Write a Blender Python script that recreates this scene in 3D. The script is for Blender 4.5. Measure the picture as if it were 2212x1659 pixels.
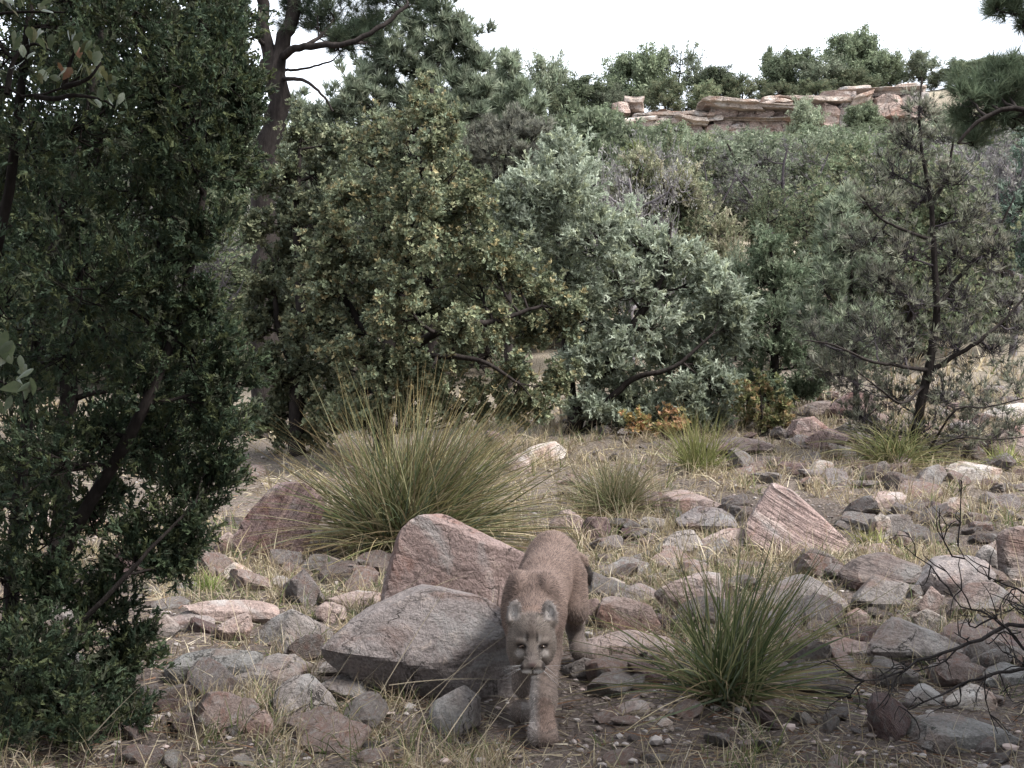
import bpy, bmesh, math, random
import numpy as np
from mathutils import Vector, Matrix

for _o in list(bpy.data.objects):
    bpy.data.objects.remove(_o)
S = bpy.context.scene
COL = S.collection

# ------------------------------------------------------------------ camera
CAMZ = 1.35
FQ = 2670.0                      # focal length in units of the 2212-wide photograph
cam_d = bpy.data.cameras.new("camera")
cam_d.sensor_width = 36.0
cam_d.lens = 36.0 * FQ / 2212.0
cam_d.clip_end = 2000.0
cam_d.clip_start = 0.05
cam = bpy.data.objects.new("camera", cam_d)
cam.location = (0, 0, CAMZ)
cam.rotation_euler = (math.radians(90), 0, 0)
COL.objects.link(cam)
S.camera = cam

# ------------------------------------------------------------------ sky and sun
SUN_EL, SUN_AZ = math.radians(50), math.radians(112)     # azimuth clockwise from +Y (view direction)
W = bpy.data.worlds.new("World")
S.world = W
W.use_nodes = True
nt = W.node_tree
nt.nodes.clear()
wo = nt.nodes.new("ShaderNodeOutputWorld")
bg = nt.nodes.new("ShaderNodeBackground")
sky = nt.nodes.new("ShaderNodeTexSky")
sky.sky_type = 'NISHITA'
sky.sun_disc = False
sky.sun_elevation = SUN_EL
sky.sun_rotation = SUN_AZ
sky.air_density = 1.0
sky.dust_density = 2.0
tc = nt.nodes.new("ShaderNodeTexCoord")
mp = nt.nodes.new("ShaderNodeMapping")
mp.inputs['Scale'].default_value = (1.0, 1.0, 2.6)
nz = nt.nodes.new("ShaderNodeTexNoise")
nz.inputs['Scale'].default_value = 2.2
nz.inputs['Detail'].default_value = 5.0
rp = nt.nodes.new("ShaderNodeValToRGB")               # thin high overcast, slightly uneven
rp.color_ramp.elements[0].position = 0.3
rp.color_ramp.elements[0].color = (8.6, 9.5, 10.9, 1)
rp.color_ramp.elements[1].position = 0.62
rp.color_ramp.elements[1].color = (10.1, 10.7, 11.6, 1)
mx = nt.nodes.new("ShaderNodeMix")
mx.data_type = 'RGBA'
mx.inputs['Factor'].default_value = 0.9
nt.links.new(tc.outputs['Generated'], mp.inputs['Vector'])
nt.links.new(mp.outputs['Vector'], nz.inputs['Vector'])
nt.links.new(nz.outputs['Fac'], rp.inputs['Fac'])
nt.links.new(sky.outputs['Color'], mx.inputs['A'])
nt.links.new(rp.outputs['Color'], mx.inputs['B'])
nt.links.new(mx.outputs['Result'], bg.inputs['Color'])
bg.inputs['Strength'].default_value = 0.068
nt.links.new(bg.outputs['Background'], wo.inputs['Surface'])

sd = bpy.data.lights.new("sun", 'SUN')
sd.energy = 3.4
sd.angle = math.radians(20)
sd.color = (1.0, 0.975, 0.945)
so = bpy.data.objects.new("sun", sd)
sv = Vector((math.sin(SUN_AZ) * math.cos(SUN_EL), math.cos(SUN_AZ) * math.cos(SUN_EL), math.sin(SUN_EL)))
so.rotation_euler = sv.to_track_quat('Z', 'Y').to_euler()
so.location = sv * 60
COL.objects.link(so)

S.view_settings.view_transform = 'Standard'
S.view_settings.look = 'None'
S.view_settings.gamma = 1.0
S.view_settings.use_curve_mapping = False
S.view_settings.exposure = 1.65
S.render.engine = 'CYCLES'
S.cycles.use_denoising = True
S.cycles.max_bounces = 5
S.cycles.diffuse_bounces = 2
S.cycles.transmission_bounces = 3
S.cycles.transparent_max_bounces = 4

# ------------------------------------------------------------------ helpers
R = np.random.default_rng(7)

def hash3(i, j, k):
    h = (i.astype(np.int64) * 374761393 + j.astype(np.int64) * 668265263 + k.astype(np.int64) * 2147483647 + 12345) & 0xffffffff
    h = ((h ^ (h >> 13)) * 1274126177) & 0xffffffff
    return ((h ^ (h >> 16)) & 0xffff) / 65535.0

def vnoise(P):
    P = np.asarray(P, float)
    I = np.floor(P).astype(np.int64)
    f = P - I
    f = f * f * (3 - 2 * f)
    out = 0
    for dx in (0, 1):
        for dy in (0, 1):
            for dz in (0, 1):
                w = (f[..., 0] if dx else 1 - f[..., 0]) * (f[..., 1] if dy else 1 - f[..., 1]) * (f[..., 2] if dz else 1 - f[..., 2])
                out = out + w * hash3(I[..., 0] + dx, I[..., 1] + dy, I[..., 2] + dz)
    return out * 2 - 1

def fbm(P, oct=4):
    P = np.asarray(P, float)
    a, s = 0.5, 0
    for o in range(oct):
        s = s + a * vnoise(P)
        P = P * 2.03 + 17.3
        a *= 0.5
    return s

# ground height -----------------------------------------------------
_gy = np.array([-60, 0, 4.2, 4.8, 5.9, 8.7, 11, 13, 15, 18, 24, 30, 40, 50, 60, 72, 80, 84.6, 86.4, 92, 110, 200, 600])
_gz = np.array([-.2, -.05, 0, 0, .07, .2, .44, .70, .95, 1.35, 2.4, 3.7, 6.2, 8.7, 11, 14, 15.6, 16.4, 19.6, 20.6, 21.6, 23, 24])
_ty = np.arange(-60, 600, 0.25)
_tz = np.interp(_ty, _gy, _gz)
_k = np.hanning(9); _k /= _k.sum()
_tz = np.concatenate([_tz[:4], np.convolve(_tz, _k, 'valid'), _tz[-4:]])

def ground(x, y, fine=True):
    x = np.asarray(x, float); y = np.asarray(y, float)
    z = np.interp(y, _ty, _tz)
    far = np.clip((y - 16) / 30, 0, 1)
    z = z * (1 + far * 0.0058 * np.clip(x - 8, -45, 60))
    z = z + far * 0.9 * fbm(np.stack([x / 9, y / 9, x * 0], -1), 3)
    near = np.clip((y - 9) / 6, 0, 1) * (1 - far)
    z = z + near * 0.05 * np.clip(x, -6, 6)
    z = z + 0.06 * fbm(np.stack([x * 1.1, y * 1.1, x * 0 + 3.7], -1), 3)
    if fine:
        z = z + 0.035 * fbm(np.stack([x * 5, y * 5, x * 0 + 9.1], -1), 3)
    return z

def G(x, y):
    return float(ground(np.array([x]), np.array([y]), True)[0])

def P(qx, qy, Y):
    """a point of the place, seen at (qx, qy) of the 2212-wide photograph, Y metres away"""
    return np.array([(qx - 1106) / FQ * Y, Y, CAMZ - (qy - 829.5) / FQ * Y])

_ray_t = np.concatenate([np.arange(3.0, 20, 0.02), np.arange(20, 140, 0.1)])
def hit(qx, qy):
    """where the sight line meets the ground"""
    p = np.stack([(qx - 1106) / FQ * _ray_t, _ray_t, CAMZ - (qy - 829.5) / FQ * _ray_t], -1)
    b = np.nonzero(p[:, 2] < ground(p[:, 0], p[:, 1], False))[0]
    return p[b[0]] if len(b) else p[-1]

# mesh building -----------------------------------------------------
def mesh(name, V, F, col=None, smooth=False):
    V = np.asarray(V, np.float32); F = np.asarray(F, np.int32)
    me = bpy.data.meshes.new(name)
    n = F.shape[1]
    me.vertices.add(len(V)); me.vertices.foreach_set("co", V.ravel())
    me.loops.add(F.size); me.loops.foreach_set("vertex_index", F.ravel())
    me.polygons.add(len(F))
    me.polygons.foreach_set("loop_start", np.arange(0, F.size, n, dtype=np.int32))
    me.polygons.foreach_set("use_smooth", np.full(len(F), smooth, bool))
    if col is not None:
        a = me.attributes.new("Col", 'FLOAT_COLOR', 'POINT')
        c = np.ones((len(V), 4), np.float32); c[:, :3] = col
        a.data.foreach_set("color", c.ravel())
    me.update(calc_edges=True)
    return me

def put(name, me, mat, parent=None, loc=None, rot=None, scale=None, **props):
    o = bpy.data.objects.new(name, me)
    if me is not None and mat is not None and not len(me.materials):
        me.materials.append(mat)
    COL.objects.link(o)
    if parent is not None: o.parent = parent
    if loc is not None: o.location = loc
    if rot is not None: o.rotation_euler = rot
    if scale is not None: o.scale = scale
    for k, v in props.items():
        if v is not None: o[k] = v
    return o

def thing(name, label, category, loc=(0, 0, 0), group=None, **kw):
    o = put(name, None, None, loc=tuple(float(a) for a in loc), label=label, category=category, group=group, **kw)
    o.empty_display_size = 0.1
    return o

def merge(parts):
    """[(V, F, C)] -> one V, F, C"""
    Vs, Fs, Cs, n = [], [], [], 0
    for V, F, C in parts:
        Vs.append(V); Fs.append(F + n); Cs.append(C); n += len(V)
    return np.concatenate(Vs), np.concatenate(Fs), np.concatenate(Cs)

def unit(v):
    v = np.asarray(v, float)
    return v / np.maximum(np.linalg.norm(v, axis=-1, keepdims=True), 1e-9)

def frames(d, rng, roll=True):
    d = unit(d)
    ref = np.where(np.abs(d[:, 2:3]) > 0.9, np.array([[1., 0, 0]]), np.array([[0, 0, 1.]]))
    u = unit(np.cross(ref, d)); v = np.cross(d, u)
    if roll:
        a = rng.uniform(0, 2 * np.pi, len(d))[:, None]
        u, v = u * np.cos(a) + v * np.sin(a), v * np.cos(a) - u * np.sin(a)
    return np.stack([u, v, d], -1)          # columns

def scatter(T, TF, pos, d, s, col, rng, shade=None, roll=True):
    """copies of the leaf spray T (axis +Z) at pos, pointing d"""
    M = frames(d, rng, roll)
    V = np.einsum('nij,mj->nmi', M, T) * np.asarray(s)[:, None, None] + pos[:, None, :]
    n, m = len(pos), len(T)
    F = (TF[None] + (np.arange(n) * m)[:, None, None]).reshape(-1, TF.shape[1])
    C = np.repeat(col[:, None, :], m, 1)
    if shade is not None: C = C * shade[None, :, None]
    return V.reshape(-1, 3), F, C.reshape(-1, 3)

def tubes(A, Rr, sides):
    """A (m,n,3) centre lines, Rr (m,n) radii -> V, quads"""
    m, n, _ = A.shape
    t = unit(np.gradient(A, axis=1))
    ref = np.where(np.abs(unit(A[:, -1] - A[:, 0])[:, 2:3]) > 0.8, np.array([[1., 0, 0]]), np.array([[0, 0, 1.]]))[:, None, :]
    u = unit(np.cross(np.broadcast_to(ref, t.shape), t)); v = np.cross(t, u)
    a = np.linspace(0, 2 * np.pi, sides, endpoint=False)
    V = A[:, :, None, :] + Rr[:, :, None, None] * (np.cos(a)[None, None, :, None] * u[:, :, None, :] + np.sin(a)[None, None, :, None] * v[:, :, None, :])
    i = np.arange(n - 1)[:, None]; j = np.arange(sides)[None, :]
    q = np.stack([i * sides + j, i * sides + (j + 1) % sides, (i + 1) * sides + (j + 1) % sides, (i + 1) * sides + j], -1).reshape(-1, 4)
    F = (q[None] + (np.arange(m) * n * sides)[:, None, None]).reshape(-1, 4)
    return V.reshape(-1, 3), F

def arcs(A, B, n, bow, wob, rng):
    """m curved lines from A to B"""
    t = np.linspace(0, 1, n)[None, :, None]
    L = np.linalg.norm(B - A, axis=-1)[:, None, None]
    pts = A[:, None] * (1 - t) + B[:, None] * t + bow[:, None] * 4 * t * (1 - t)
    w = rng.normal(0, 1, (len(A), n, 3)); w[:, 0] = 0
    w = np.cumsum(w, 1); w = w - w[:, -1:] * t * 0.7
    return pts + w * wob * L / math.sqrt(n)

def spline(pts, n):
    pts = np.asarray(pts, float)
    d = np.concatenate([[0], np.cumsum(np.linalg.norm(np.diff(pts, axis=0), axis=1))])
    s = np.linspace(0, d[-1], n)
    out = np.empty((n, 3))
    # Catmull-Rom
    k = np.clip(np.searchsorted(d, s, 'right') - 1, 0, len(pts) - 2)
    u = ((s - d[k]) / np.maximum(d[k + 1] - d[k], 1e-9))[:, None]
    p1, p2 = pts[k], pts[k + 1]
    p0 = pts[np.maximum(k - 1, 0)]; p3 = pts[np.minimum(k + 2, len(pts) - 1)]
    return 0.5 * (2 * p1 + (p2 - p0) * u + (2 * p0 - 5 * p1 + 4 * p2 - p3) * u ** 2 + (3 * p1 - p0 - 3 * p2 + p3) * u ** 3)

# ------------------------------------------------------------------ materials
def nodes(name):
    m = bpy.data.materials.new(name); m.use_nodes = True
    t = m.node_tree; t.nodes.clear()
    return m, t, t.nodes, t.links

def N(ns, kind, **kw):
    n = ns.new(kind)
    for k, v in kw.items():
        if k in n.inputs.keys(): n.inputs[k].default_value = v
        else: setattr(n, k, v)
    return n

def mixc(ns, ln, fac, a, b, blend='MIX'):
    n = ns.new("ShaderNodeMix"); n.data_type = 'RGBA'; n.blend_type = blend
    for sock, v in (('Factor', fac), ('A', a), ('B', b)):
        if isinstance(v, bpy.types.NodeSocket): ln.new(v, n.inputs[sock])
        elif sock == 'Factor': n.inputs[sock].default_value = v
        else: n.inputs[sock].default_value = (*v, 1)
    return n.outputs['Result']

def ramp(ns, ln, src, lo, hi, a=0.0, b=1.0):
    n = ns.new("ShaderNodeMapRange"); n.clamp = True
    n.inputs['From Min'].default_value = lo; n.inputs['From Max'].default_value = hi
    n.inputs['To Min'].default_value = a; n.inputs['To Max'].default_value = b
    ln.new(src, n.inputs['Value'])
    return n.outputs['Result']

def mat_leaf(name, transl=0.25, rough=0.6, spec=0.12, gain=1.0, vary=.13):
    m, t, ns, ln = nodes(name)
    at = N(ns, "ShaderNodeAttribute", attribute_name="Col")
    p = N(ns, "ShaderNodeBsdfPrincipled", Roughness=rough)
    p.inputs['Specular IOR Level'].default_value = spec
    tr = N(ns, "ShaderNodeBsdfTranslucent")
    mxs = N(ns, "ShaderNodeMixShader"); mxs.inputs[0].default_value = transl
    o = N(ns, "ShaderNodeOutputMaterial")
    oi = N(ns, "ShaderNodeObjectInfo")
    hv = N(ns, "ShaderNodeHueSaturation"); ln.new(at.outputs['Color'], hv.inputs['Color'])
    ln.new(ramp(ns, ln, oi.outputs['Random'], 0, 1, (1 - vary) * gain, (1 + vary) * gain), hv.inputs['Value'])
    c = hv.outputs[0]
    ln.new(c, p.inputs['Base Color']); ln.new(c, tr.inputs['Color'])
    ln.new(p.outputs[0], mxs.inputs[1]); ln.new(tr.outputs[0], mxs.inputs[2]); ln.new(mxs.outputs[0], o.inputs[0])
    return m

def mat_bark(name, c1, c2, scale=14):
    m, t, ns, ln = nodes(name)
    tcn = N(ns, "ShaderNodeTexCoord")
    mpn = N(ns, "ShaderNodeMapping"); mpn.inputs['Scale'].default_value = (1, 1, 0.25)
    ln.new(tcn.outputs['Object'], mpn.inputs['Vector'])
    n1 = N(ns, "ShaderNodeTexNoise", Scale=scale, Detail=6.0, Roughness=0.65); ln.new(mpn.outputs[0], n1.inputs['Vector'])
    n2 = N(ns, "ShaderNodeTexNoise", Scale=scale * 5, Detail=3.0); ln.new(mpn.outputs[0], n2.inputs['Vector'])
    c = mixc(ns, ln, ramp(ns, ln, n1.outputs['Fac'], .35, .65), c1, c2)
    c = mixc(ns, ln, ramp(ns, ln, n2.outputs['Fac'], .4, .7, 0, .4), c, tuple(x * 0.4 for x in c1))
    b = N(ns, "ShaderNodeBump", Strength=0.8, Distance=0.02); ln.new(n1.outputs['Fac'], b.inputs['Height'])
    p = N(ns, "ShaderNodeBsdfPrincipled", Roughness=0.95); p.inputs["Specular IOR Level"].default_value = .08; ln.new(c, p.inputs['Base Color']); ln.new(b.outputs[0], p.inputs['Normal'])
    o = N(ns, "ShaderNodeOutputMaterial"); ln.new(p.outputs[0], o.inputs[0])
    return m

def mat_rock(name, c1, c2, lichen, lich=0.25, strata=0.0, sdir=(0, 0, 1), dark=0.75, scale=1.0):
    """sandstone: two tones in patches, pale crust, dark pits, optional bedding lines"""
    m, t, ns, ln = nodes(name)
    tcn = N(ns, "ShaderNodeTexCoord"); oi = N(ns, "ShaderNodeObjectInfo")
    off = N(ns, "ShaderNodeVectorMath", operation='MULTIPLY_ADD')
    cmb = N(ns, "ShaderNodeCombineXYZ")
    for k in range(3): ln.new(oi.outputs['Random'], cmb.inputs[k])
    ln.new(cmb.outputs[0], off.inputs[0]); off.inputs[1].default_value = (37, 53, 71); ln.new(tcn.outputs['Object'], off.inputs[2])
    v = off.outputs[0]
    n1 = N(ns, "ShaderNodeTexNoise", Scale=4.0 * scale, Detail=6.0, Roughness=0.6); ln.new(v, n1.inputs['Vector'])
    n2 = N(ns, "ShaderNodeTexNoise", Scale=11.0 * scale, Detail=8.0, Roughness=0.7, Distortion=0.6); ln.new(v, n2.inputs['Vector'])
    n3 = N(ns, "ShaderNodeTexNoise", Scale=70.0 * scale, Detail=4.0, Roughness=0.7); ln.new(v, n3.inputs['Vector'])
    vo = N(ns, "ShaderNodeTexVoronoi", Scale=38.0 * scale); ln.new(v, vo.inputs['Vector'])
    c = mixc(ns, ln, ramp(ns, ln, n1.outputs['Fac'], .36, .64), c1, c2)
    c = mixc(ns, ln, ramp(ns, ln, n2.outputs['Fac'], .56, .66, 0, lich), c, lichen)
    c = mixc(ns, ln, ramp(ns, ln, n2.outputs['Fac'], .46, .32, 0, dark), c, tuple(x * 0.32 for x in c1))
    c = mixc(ns, ln, ramp(ns, ln, n3.outputs['Fac'], .48, .66, 0, .7), c, tuple(x * 0.38 for x in c2))
    c = mixc(ns, ln, ramp(ns, ln, n3.outputs['Fac'], .46, .30, 0, .3), c, tuple(min(1, x * 1.5) for x in c2))
    # broad rusty and grey weathering stains, hairline fractures
    n5 = N(ns, "ShaderNodeTexNoise", Scale=2.3 * scale, Detail=7.0, Roughness=0.62, Distortion=1.2); ln.new(v, n5.inputs['Vector'])
    c = mixc(ns, ln, ramp(ns, ln, n5.outputs['Fac'], .53, .62, 0, .55), c, (c1[0] * .95, c1[1] * .66, c1[2] * .55))
    c = mixc(ns, ln, ramp(ns, ln, n5.outputs['Fac'], .45, .36, 0, .55), c, tuple(min(.6, sum(c2) / 3 * 1.35 * k) for k in (1.0, .98, .95)))
    dst = N(ns, "ShaderNodeVectorMath", operation='MULTIPLY_ADD'); ln.new(n5.outputs['Color'], dst.inputs[0]); dst.inputs[1].default_value = (.5 / scale,) * 3; ln.new(v, dst.inputs[2])
    vc = N(ns, "ShaderNodeTexVoronoi", Scale=3.4 * scale, feature='DISTANCE_TO_EDGE'); ln.new(dst.outputs[0], vc.inputs['Vector'])
    crack = N(ns, "ShaderNodeMath", operation='MULTIPLY'); ln.new(ramp(ns, ln, vc.outputs['Distance'], .018, .0, 0, 1), crack.inputs[0]); ln.new(ramp(ns, ln, n1.outputs['Fac'], .45, .58), crack.inputs[1])
    c = mixc(ns, ln, ramp(ns, ln, crack.outputs[0], 0, 1, 0, .8), c, tuple(x * 0.2 for x in c1))
    h = N(ns, "ShaderNodeMath", operation='MULTIPLY_ADD'); ln.new(n2.outputs['Fac'], h.inputs[0]); h.inputs[1].default_value = 1.0
    h3 = N(ns, "ShaderNodeMath", operation='MULTIPLY'); ln.new(n3.outputs['Fac'], h3.inputs[0]); h3.inputs[1].default_value = 0.35
    ln.new(h3.outputs[0], h.inputs[2])
    hc_ = N(ns, "ShaderNodeMath", operation='MULTIPLY_ADD'); ln.new(crack.outputs[0], hc_.inputs[0]); hc_.inputs[1].default_value = -.8; ln.new(h.outputs[0], hc_.inputs[2])
    hh = hc_.outputs[0]
    if strata > 0:
        mpn = N(ns, "ShaderNodeMapping")
        q = Vector(sdir).to_track_quat('Z', 'Y').inverted().to_euler()
        mpn.inputs['Rotation'].default_value = q
        ln.new(tcn.outputs['Object'], mpn.inputs['Vector'])
        mp2 = N(ns, "ShaderNodeMapping"); mp2.inputs['Scale'].default_value = (1.2, 1.2, 22 * scale); ln.new(mpn.outputs[0], mp2.inputs['Vector'])
        n4 = N(ns, "ShaderNodeTexNoise", Scale=1.6, Detail=4.0, Roughness=0.6, Distortion=0.25); ln.new(mp2.outputs[0], n4.inputs['Vector'])
        c = mixc(ns, ln, ramp(ns, ln, n4.outputs['Fac'], .44, .36, 0, strata), c, tuple(x * 0.4 for x in c1))
        c = mixc(ns, ln, ramp(ns, ln, n4.outputs['Fac'], .58, .66, 0, strata * .5), c, lichen)
        h4 = N(ns, "ShaderNodeMath", operation='MULTIPLY_ADD'); ln.new(n4.outputs['Fac'], h4.inputs[0]); h4.inputs[1].default_value = 1.6 * strata; ln.new(hh, h4.inputs[2]); hh = h4.outputs[0]
    hv = N(ns, "ShaderNodeHueSaturation"); ln.new(c, hv.inputs['Color'])
    ln.new(ramp(ns, ln, oi.outputs['Random'], 0, 1, .78, 1.2), hv.inputs['Value'])
    b = N(ns, "ShaderNodeBump", Strength=1.0, Distance=0.04 / scale); ln.new(hh, b.inputs['Height'])
    p = N(ns, "ShaderNodeBsdfPrincipled", Roughness=0.92); p.inputs['Specular IOR Level'].default_value = 0.2
    ln.new(hv.outputs[0], p.inputs['Base Color']); ln.new(b.outputs[0], p.inputs['Normal'])
    o = N(ns, "ShaderNodeOutputMaterial"); ln.new(p.outputs[0], o.inputs[0])
    return m

MR = {
    'red':   mat_rock("red_sandstone", (.222, .158, .142), (.285, .212, .195), (0.466, 0.375, 0.317), .35, .12, (0.848, 0.200, 0.506)),
    'grey':  mat_rock("grey_sandstone", (0.182, 0.158, 0.147), (0.265, 0.230, 0.212), (0.424, 0.380, 0.340), .50),
    'brown': mat_rock("brown_sandstone", (.178, .150, .142), (.248, .215, .205), (0.445, 0.360, 0.304), .50, .12),
    'pink':  mat_rock("pink_sandstone", (0.265, 0.196, 0.173), (0.345, 0.268, 0.239), (0.530, 0.450, 0.396), .40, .10),
    'purple': mat_rock("purple_sandstone", (0.154, 0.106, 0.103), (0.217, 0.152, 0.144), (0.445, 0.330, 0.258), .35, .55, (.85, .1, -.5)),
    'pale':  mat_rock("pale_limestone", (0.339, 0.295, 0.262), (0.456, 0.400, 0.359), (0.636, 0.570, 0.506), .50, 0, dark=.6),
    'blue':  mat_rock("blue_grey_rock", (0.154, 0.145, 0.140), (0.217, 0.205, 0.193), (0.403, 0.380, 0.340), .45),
    'layer': mat_rock("bedded_sandstone", (0.239, 0.172, 0.155), (0.313, 0.232, 0.210), (0.509, 0.420, 0.377), .30, .85, (.45, -.25, .86)),
    'dark':  mat_rock("dark_sandstone", (0.138, 0.108, 0.099), (0.201, 0.160, 0.144), (0.382, 0.320, 0.276), .35, .5, (.2, 0, .95)),
    'cliff': mat_rock("cliff_sandstone", (.31, .225, .190), (.40, .315, .275), (.56, .49, .42), .6, .55, (0, 0, 1), dark=.6, scale=.16),
    'ledge': mat_rock("cliff_ledge_stone", (.35, .28, .235), (.44, .365, .315), (.56, .49, .42), .5, .35, (0, 0, 1), dark=.5, scale=.2),
}
M_LEAF = mat_leaf("foliage", .36, gain=1.12)
M_FAR = mat_leaf("hillside_foliage", .36, gain=1.1, vary=.36)
M_OAK = mat_leaf("oak_foliage", .30, .5, .2, gain=1.2)
M_GRASS = mat_leaf("grass_blades", .3, .6, .12)
M_BARK = mat_bark("dark_bark", (.016, .013, .012), (.040, .033, .030))
M_GREYBARK = mat_bark("grey_bark", (.06, .053, .052), (.13, .12, .118))
M_DEAD = mat_bark("dead_wood", (.022, .019, .019), (.055, .048, .046))
M_TWIG = mat_bark("grey_purple_twigs", (.040, .034, .037), (.085, .074, .078))
M_PALEBARK = mat_bark("weathered_twigs", (.12, .105, .11), (.21, .19, .195))
# ================================================================== ground
def grid_axis(lo, hi, a, b, s0, k):
    out = [a]
    while out[-1] < b: out.append(out[-1] + s0)
    while out[-1] < hi: out.append(out[-1] + min(s0 + k * (out[-1] - b), 12))
    left = [a]
    while left[-1] > lo: left.append(left[-1] - min(s0 + k * (a - left[-1]), 12))
    return np.array(left[:0:-1] + out)

def mat_ground():
    m, t, ns, ln = nodes("soil_and_litter")
    ge = N(ns, "ShaderNodeNewGeometry")
    v = ge.outputs['Position']
    n0 = N(ns, "ShaderNodeTexNoise", Scale=0.35, Detail=4.0); ln.new(v, n0.inputs['Vector'])
    n1 = N(ns, "ShaderNodeTexNoise", Scale=2.2, Detail=6.0, Roughness=.65); ln.new(v, n1.inputs['Vector'])
    n2 = N(ns, "ShaderNodeTexNoise", Scale=26.0, Detail=6.0, Roughness=.75); ln.new(v, n2.inputs['Vector'])
    vo = N(ns, "ShaderNodeTexVoronoi", Scale=34.0); ln.new(v, vo.inputs['Vector'])
    vo2 = N(ns, "ShaderNodeTexVoronoi", Scale=85.0); ln.new(v, vo2.inputs['Vector'])
    c = mixc(ns, ln, ramp(ns, ln, n1.outputs['Fac'], .38, .62), (.058, .046, .041), (.112, .090, .080))
    # dry straw colour away up the slope, where single blades can no longer be told apart
    sp = N(ns, "ShaderNodeSeparateXYZ"); ln.new(v, sp.inputs[0])
    f = N(ns, "ShaderNodeMath", operation='MULTIPLY'); ln.new(ramp(ns, ln, sp.outputs['Y'], 8, 26), f.inputs[0]); ln.new(ramp(ns, ln, n0.outputs['Fac'], .35, .6, .55, 1), f.inputs[1])
    c = mixc(ns, ln, f.outputs[0], c, (.30, .26, .195))
    g = mixc(ns, ln, vo.outputs['Color'], (.16, .125, .108), (.34, .275, .25))
    c = mixc(ns, ln, ramp(ns, ln, vo.outputs['Distance'], .36, .2, 0, .45), c, g)
    c = mixc(ns, ln, ramp(ns, ln, n2.outputs['Fac'], .52, .68, 0, .65), c, (.045, .034, .030))
    c = mixc(ns, ln, ramp(ns, ln, vo2.outputs['Distance'], .16, .08, 0, .5), c, (.30, .235, .20))
    h = N(ns, "ShaderNodeMath", operation='SUBTRACT'); ln.new(n2.outputs['Fac'], h.inputs[0]); ln.new(vo.outputs['Distance'], h.inputs[1])
    b = N(ns, "ShaderNodeBump", Strength=0.9, Distance=0.02); ln.new(h.outputs[0], b.inputs['Height'])
    p = N(ns, "ShaderNodeBsdfPrincipled", Roughness=.97); p.inputs['Specular IOR Level'].default_value = .1
    ln.new(c, p.inputs['Base Color']); ln.new(b.outputs[0], p.inputs['Normal'])
    o = N(ns, "ShaderNodeOutputMaterial"); ln.new(p.outputs[0], o.inputs[0])
    return m

gx = grid_axis(-320, 320, -3.4, 3.4, .085, .05)
gy = grid_axis(-40, 600, 3.4, 8.6, .08, .032)
X, Yg = np.meshgrid(gx, gy)
Z = ground(X, Yg)
gv = np.stack([X, Yg, Z], -1).reshape(-1, 3)
nx, ny = len(gx), len(gy)
ii, jj = np.meshgrid(np.arange(ny - 1), np.arange(nx - 1), indexing='ij')
gf = np.stack([ii * nx + jj, ii * nx + jj + 1, (ii + 1) * nx + jj + 1, (ii + 1) * nx + jj], -1).reshape(-1, 4)
put("ground", mesh("ground", gv, gf, smooth=True), mat_ground(), kind="structure",
    label="rocky brown soil with dry litter rising to a wooded hillside")

# ================================================================== rocks
_ico = {}
def ico(sub):
    if sub not in _ico:
        b = bmesh.new(); bmesh.ops.create_icosphere(b, subdivisions=sub, radius=1)
        b.verts.ensure_lookup_table()
        _ico[sub] = (np.array([v.co[:] for v in b.verts]), np.array([[v.index for v in f.verts] for f in b.faces]))
        b.free()
    return _ico[sub]

def rock_verts(nrm, h, dims, sub, p, rough, seed, ledge=0.0, ldir=(0, 0, 1), cut=.72):
    D, F = ico(sub)
    D = unit(D + 0.0)
    r = 1 / np.maximum((np.maximum(D @ nrm.T, 0) / h[None]).max(1), .4)
    rg = np.random.default_rng(seed + 1000)
    k = unit(rg.normal(0, 1, (10, 3)))                       # knocked-off corners and facets
    hk = ((D * r[:, None]) @ k.T).max(0) * rg.uniform(cut, 1.0, 10)
    nrm = np.concatenate([nrm, k]); h = np.concatenate([h, hk])
    p = 64
    r = ((np.maximum(D @ nrm.T, 0) / h[None]) ** p).sum(1) ** (-1.0 / p)
    V = D * np.minimum(r, 2.5)[:, None] * np.asarray(dims)
    sz = float(np.mean(dims))
    nrmv = unit(V / np.asarray(dims) ** 2 * sz)
    o = seed * 7.31
    disp = rough * sz * (1.3 * fbm(V / sz * 1.3 + o, 3) + 0.9 * fbm(V / sz * 4.5 + o, 4))
    chip = np.clip(vnoise(V / sz * 2.6 + o + 5) - .35, 0, 1) * rough * sz * 1.6
    V = V + nrmv * (disp - chip)[:, None]
    if ledge > 0:
        l = V @ unit(np.array(ldir)) / sz * 7 + 1.2 * fbm(V / sz * 1.2 + o, 2)
        st = np.abs((l % 1) - .5) * 2
        V = V - nrmv * (ledge * sz * np.clip(.45 - st, 0, 1) * (0.4 + .6 * hash3(np.floor(l), np.floor(l) * 0, np.floor(l) * 0)))[:, None]
    return V, F

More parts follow.
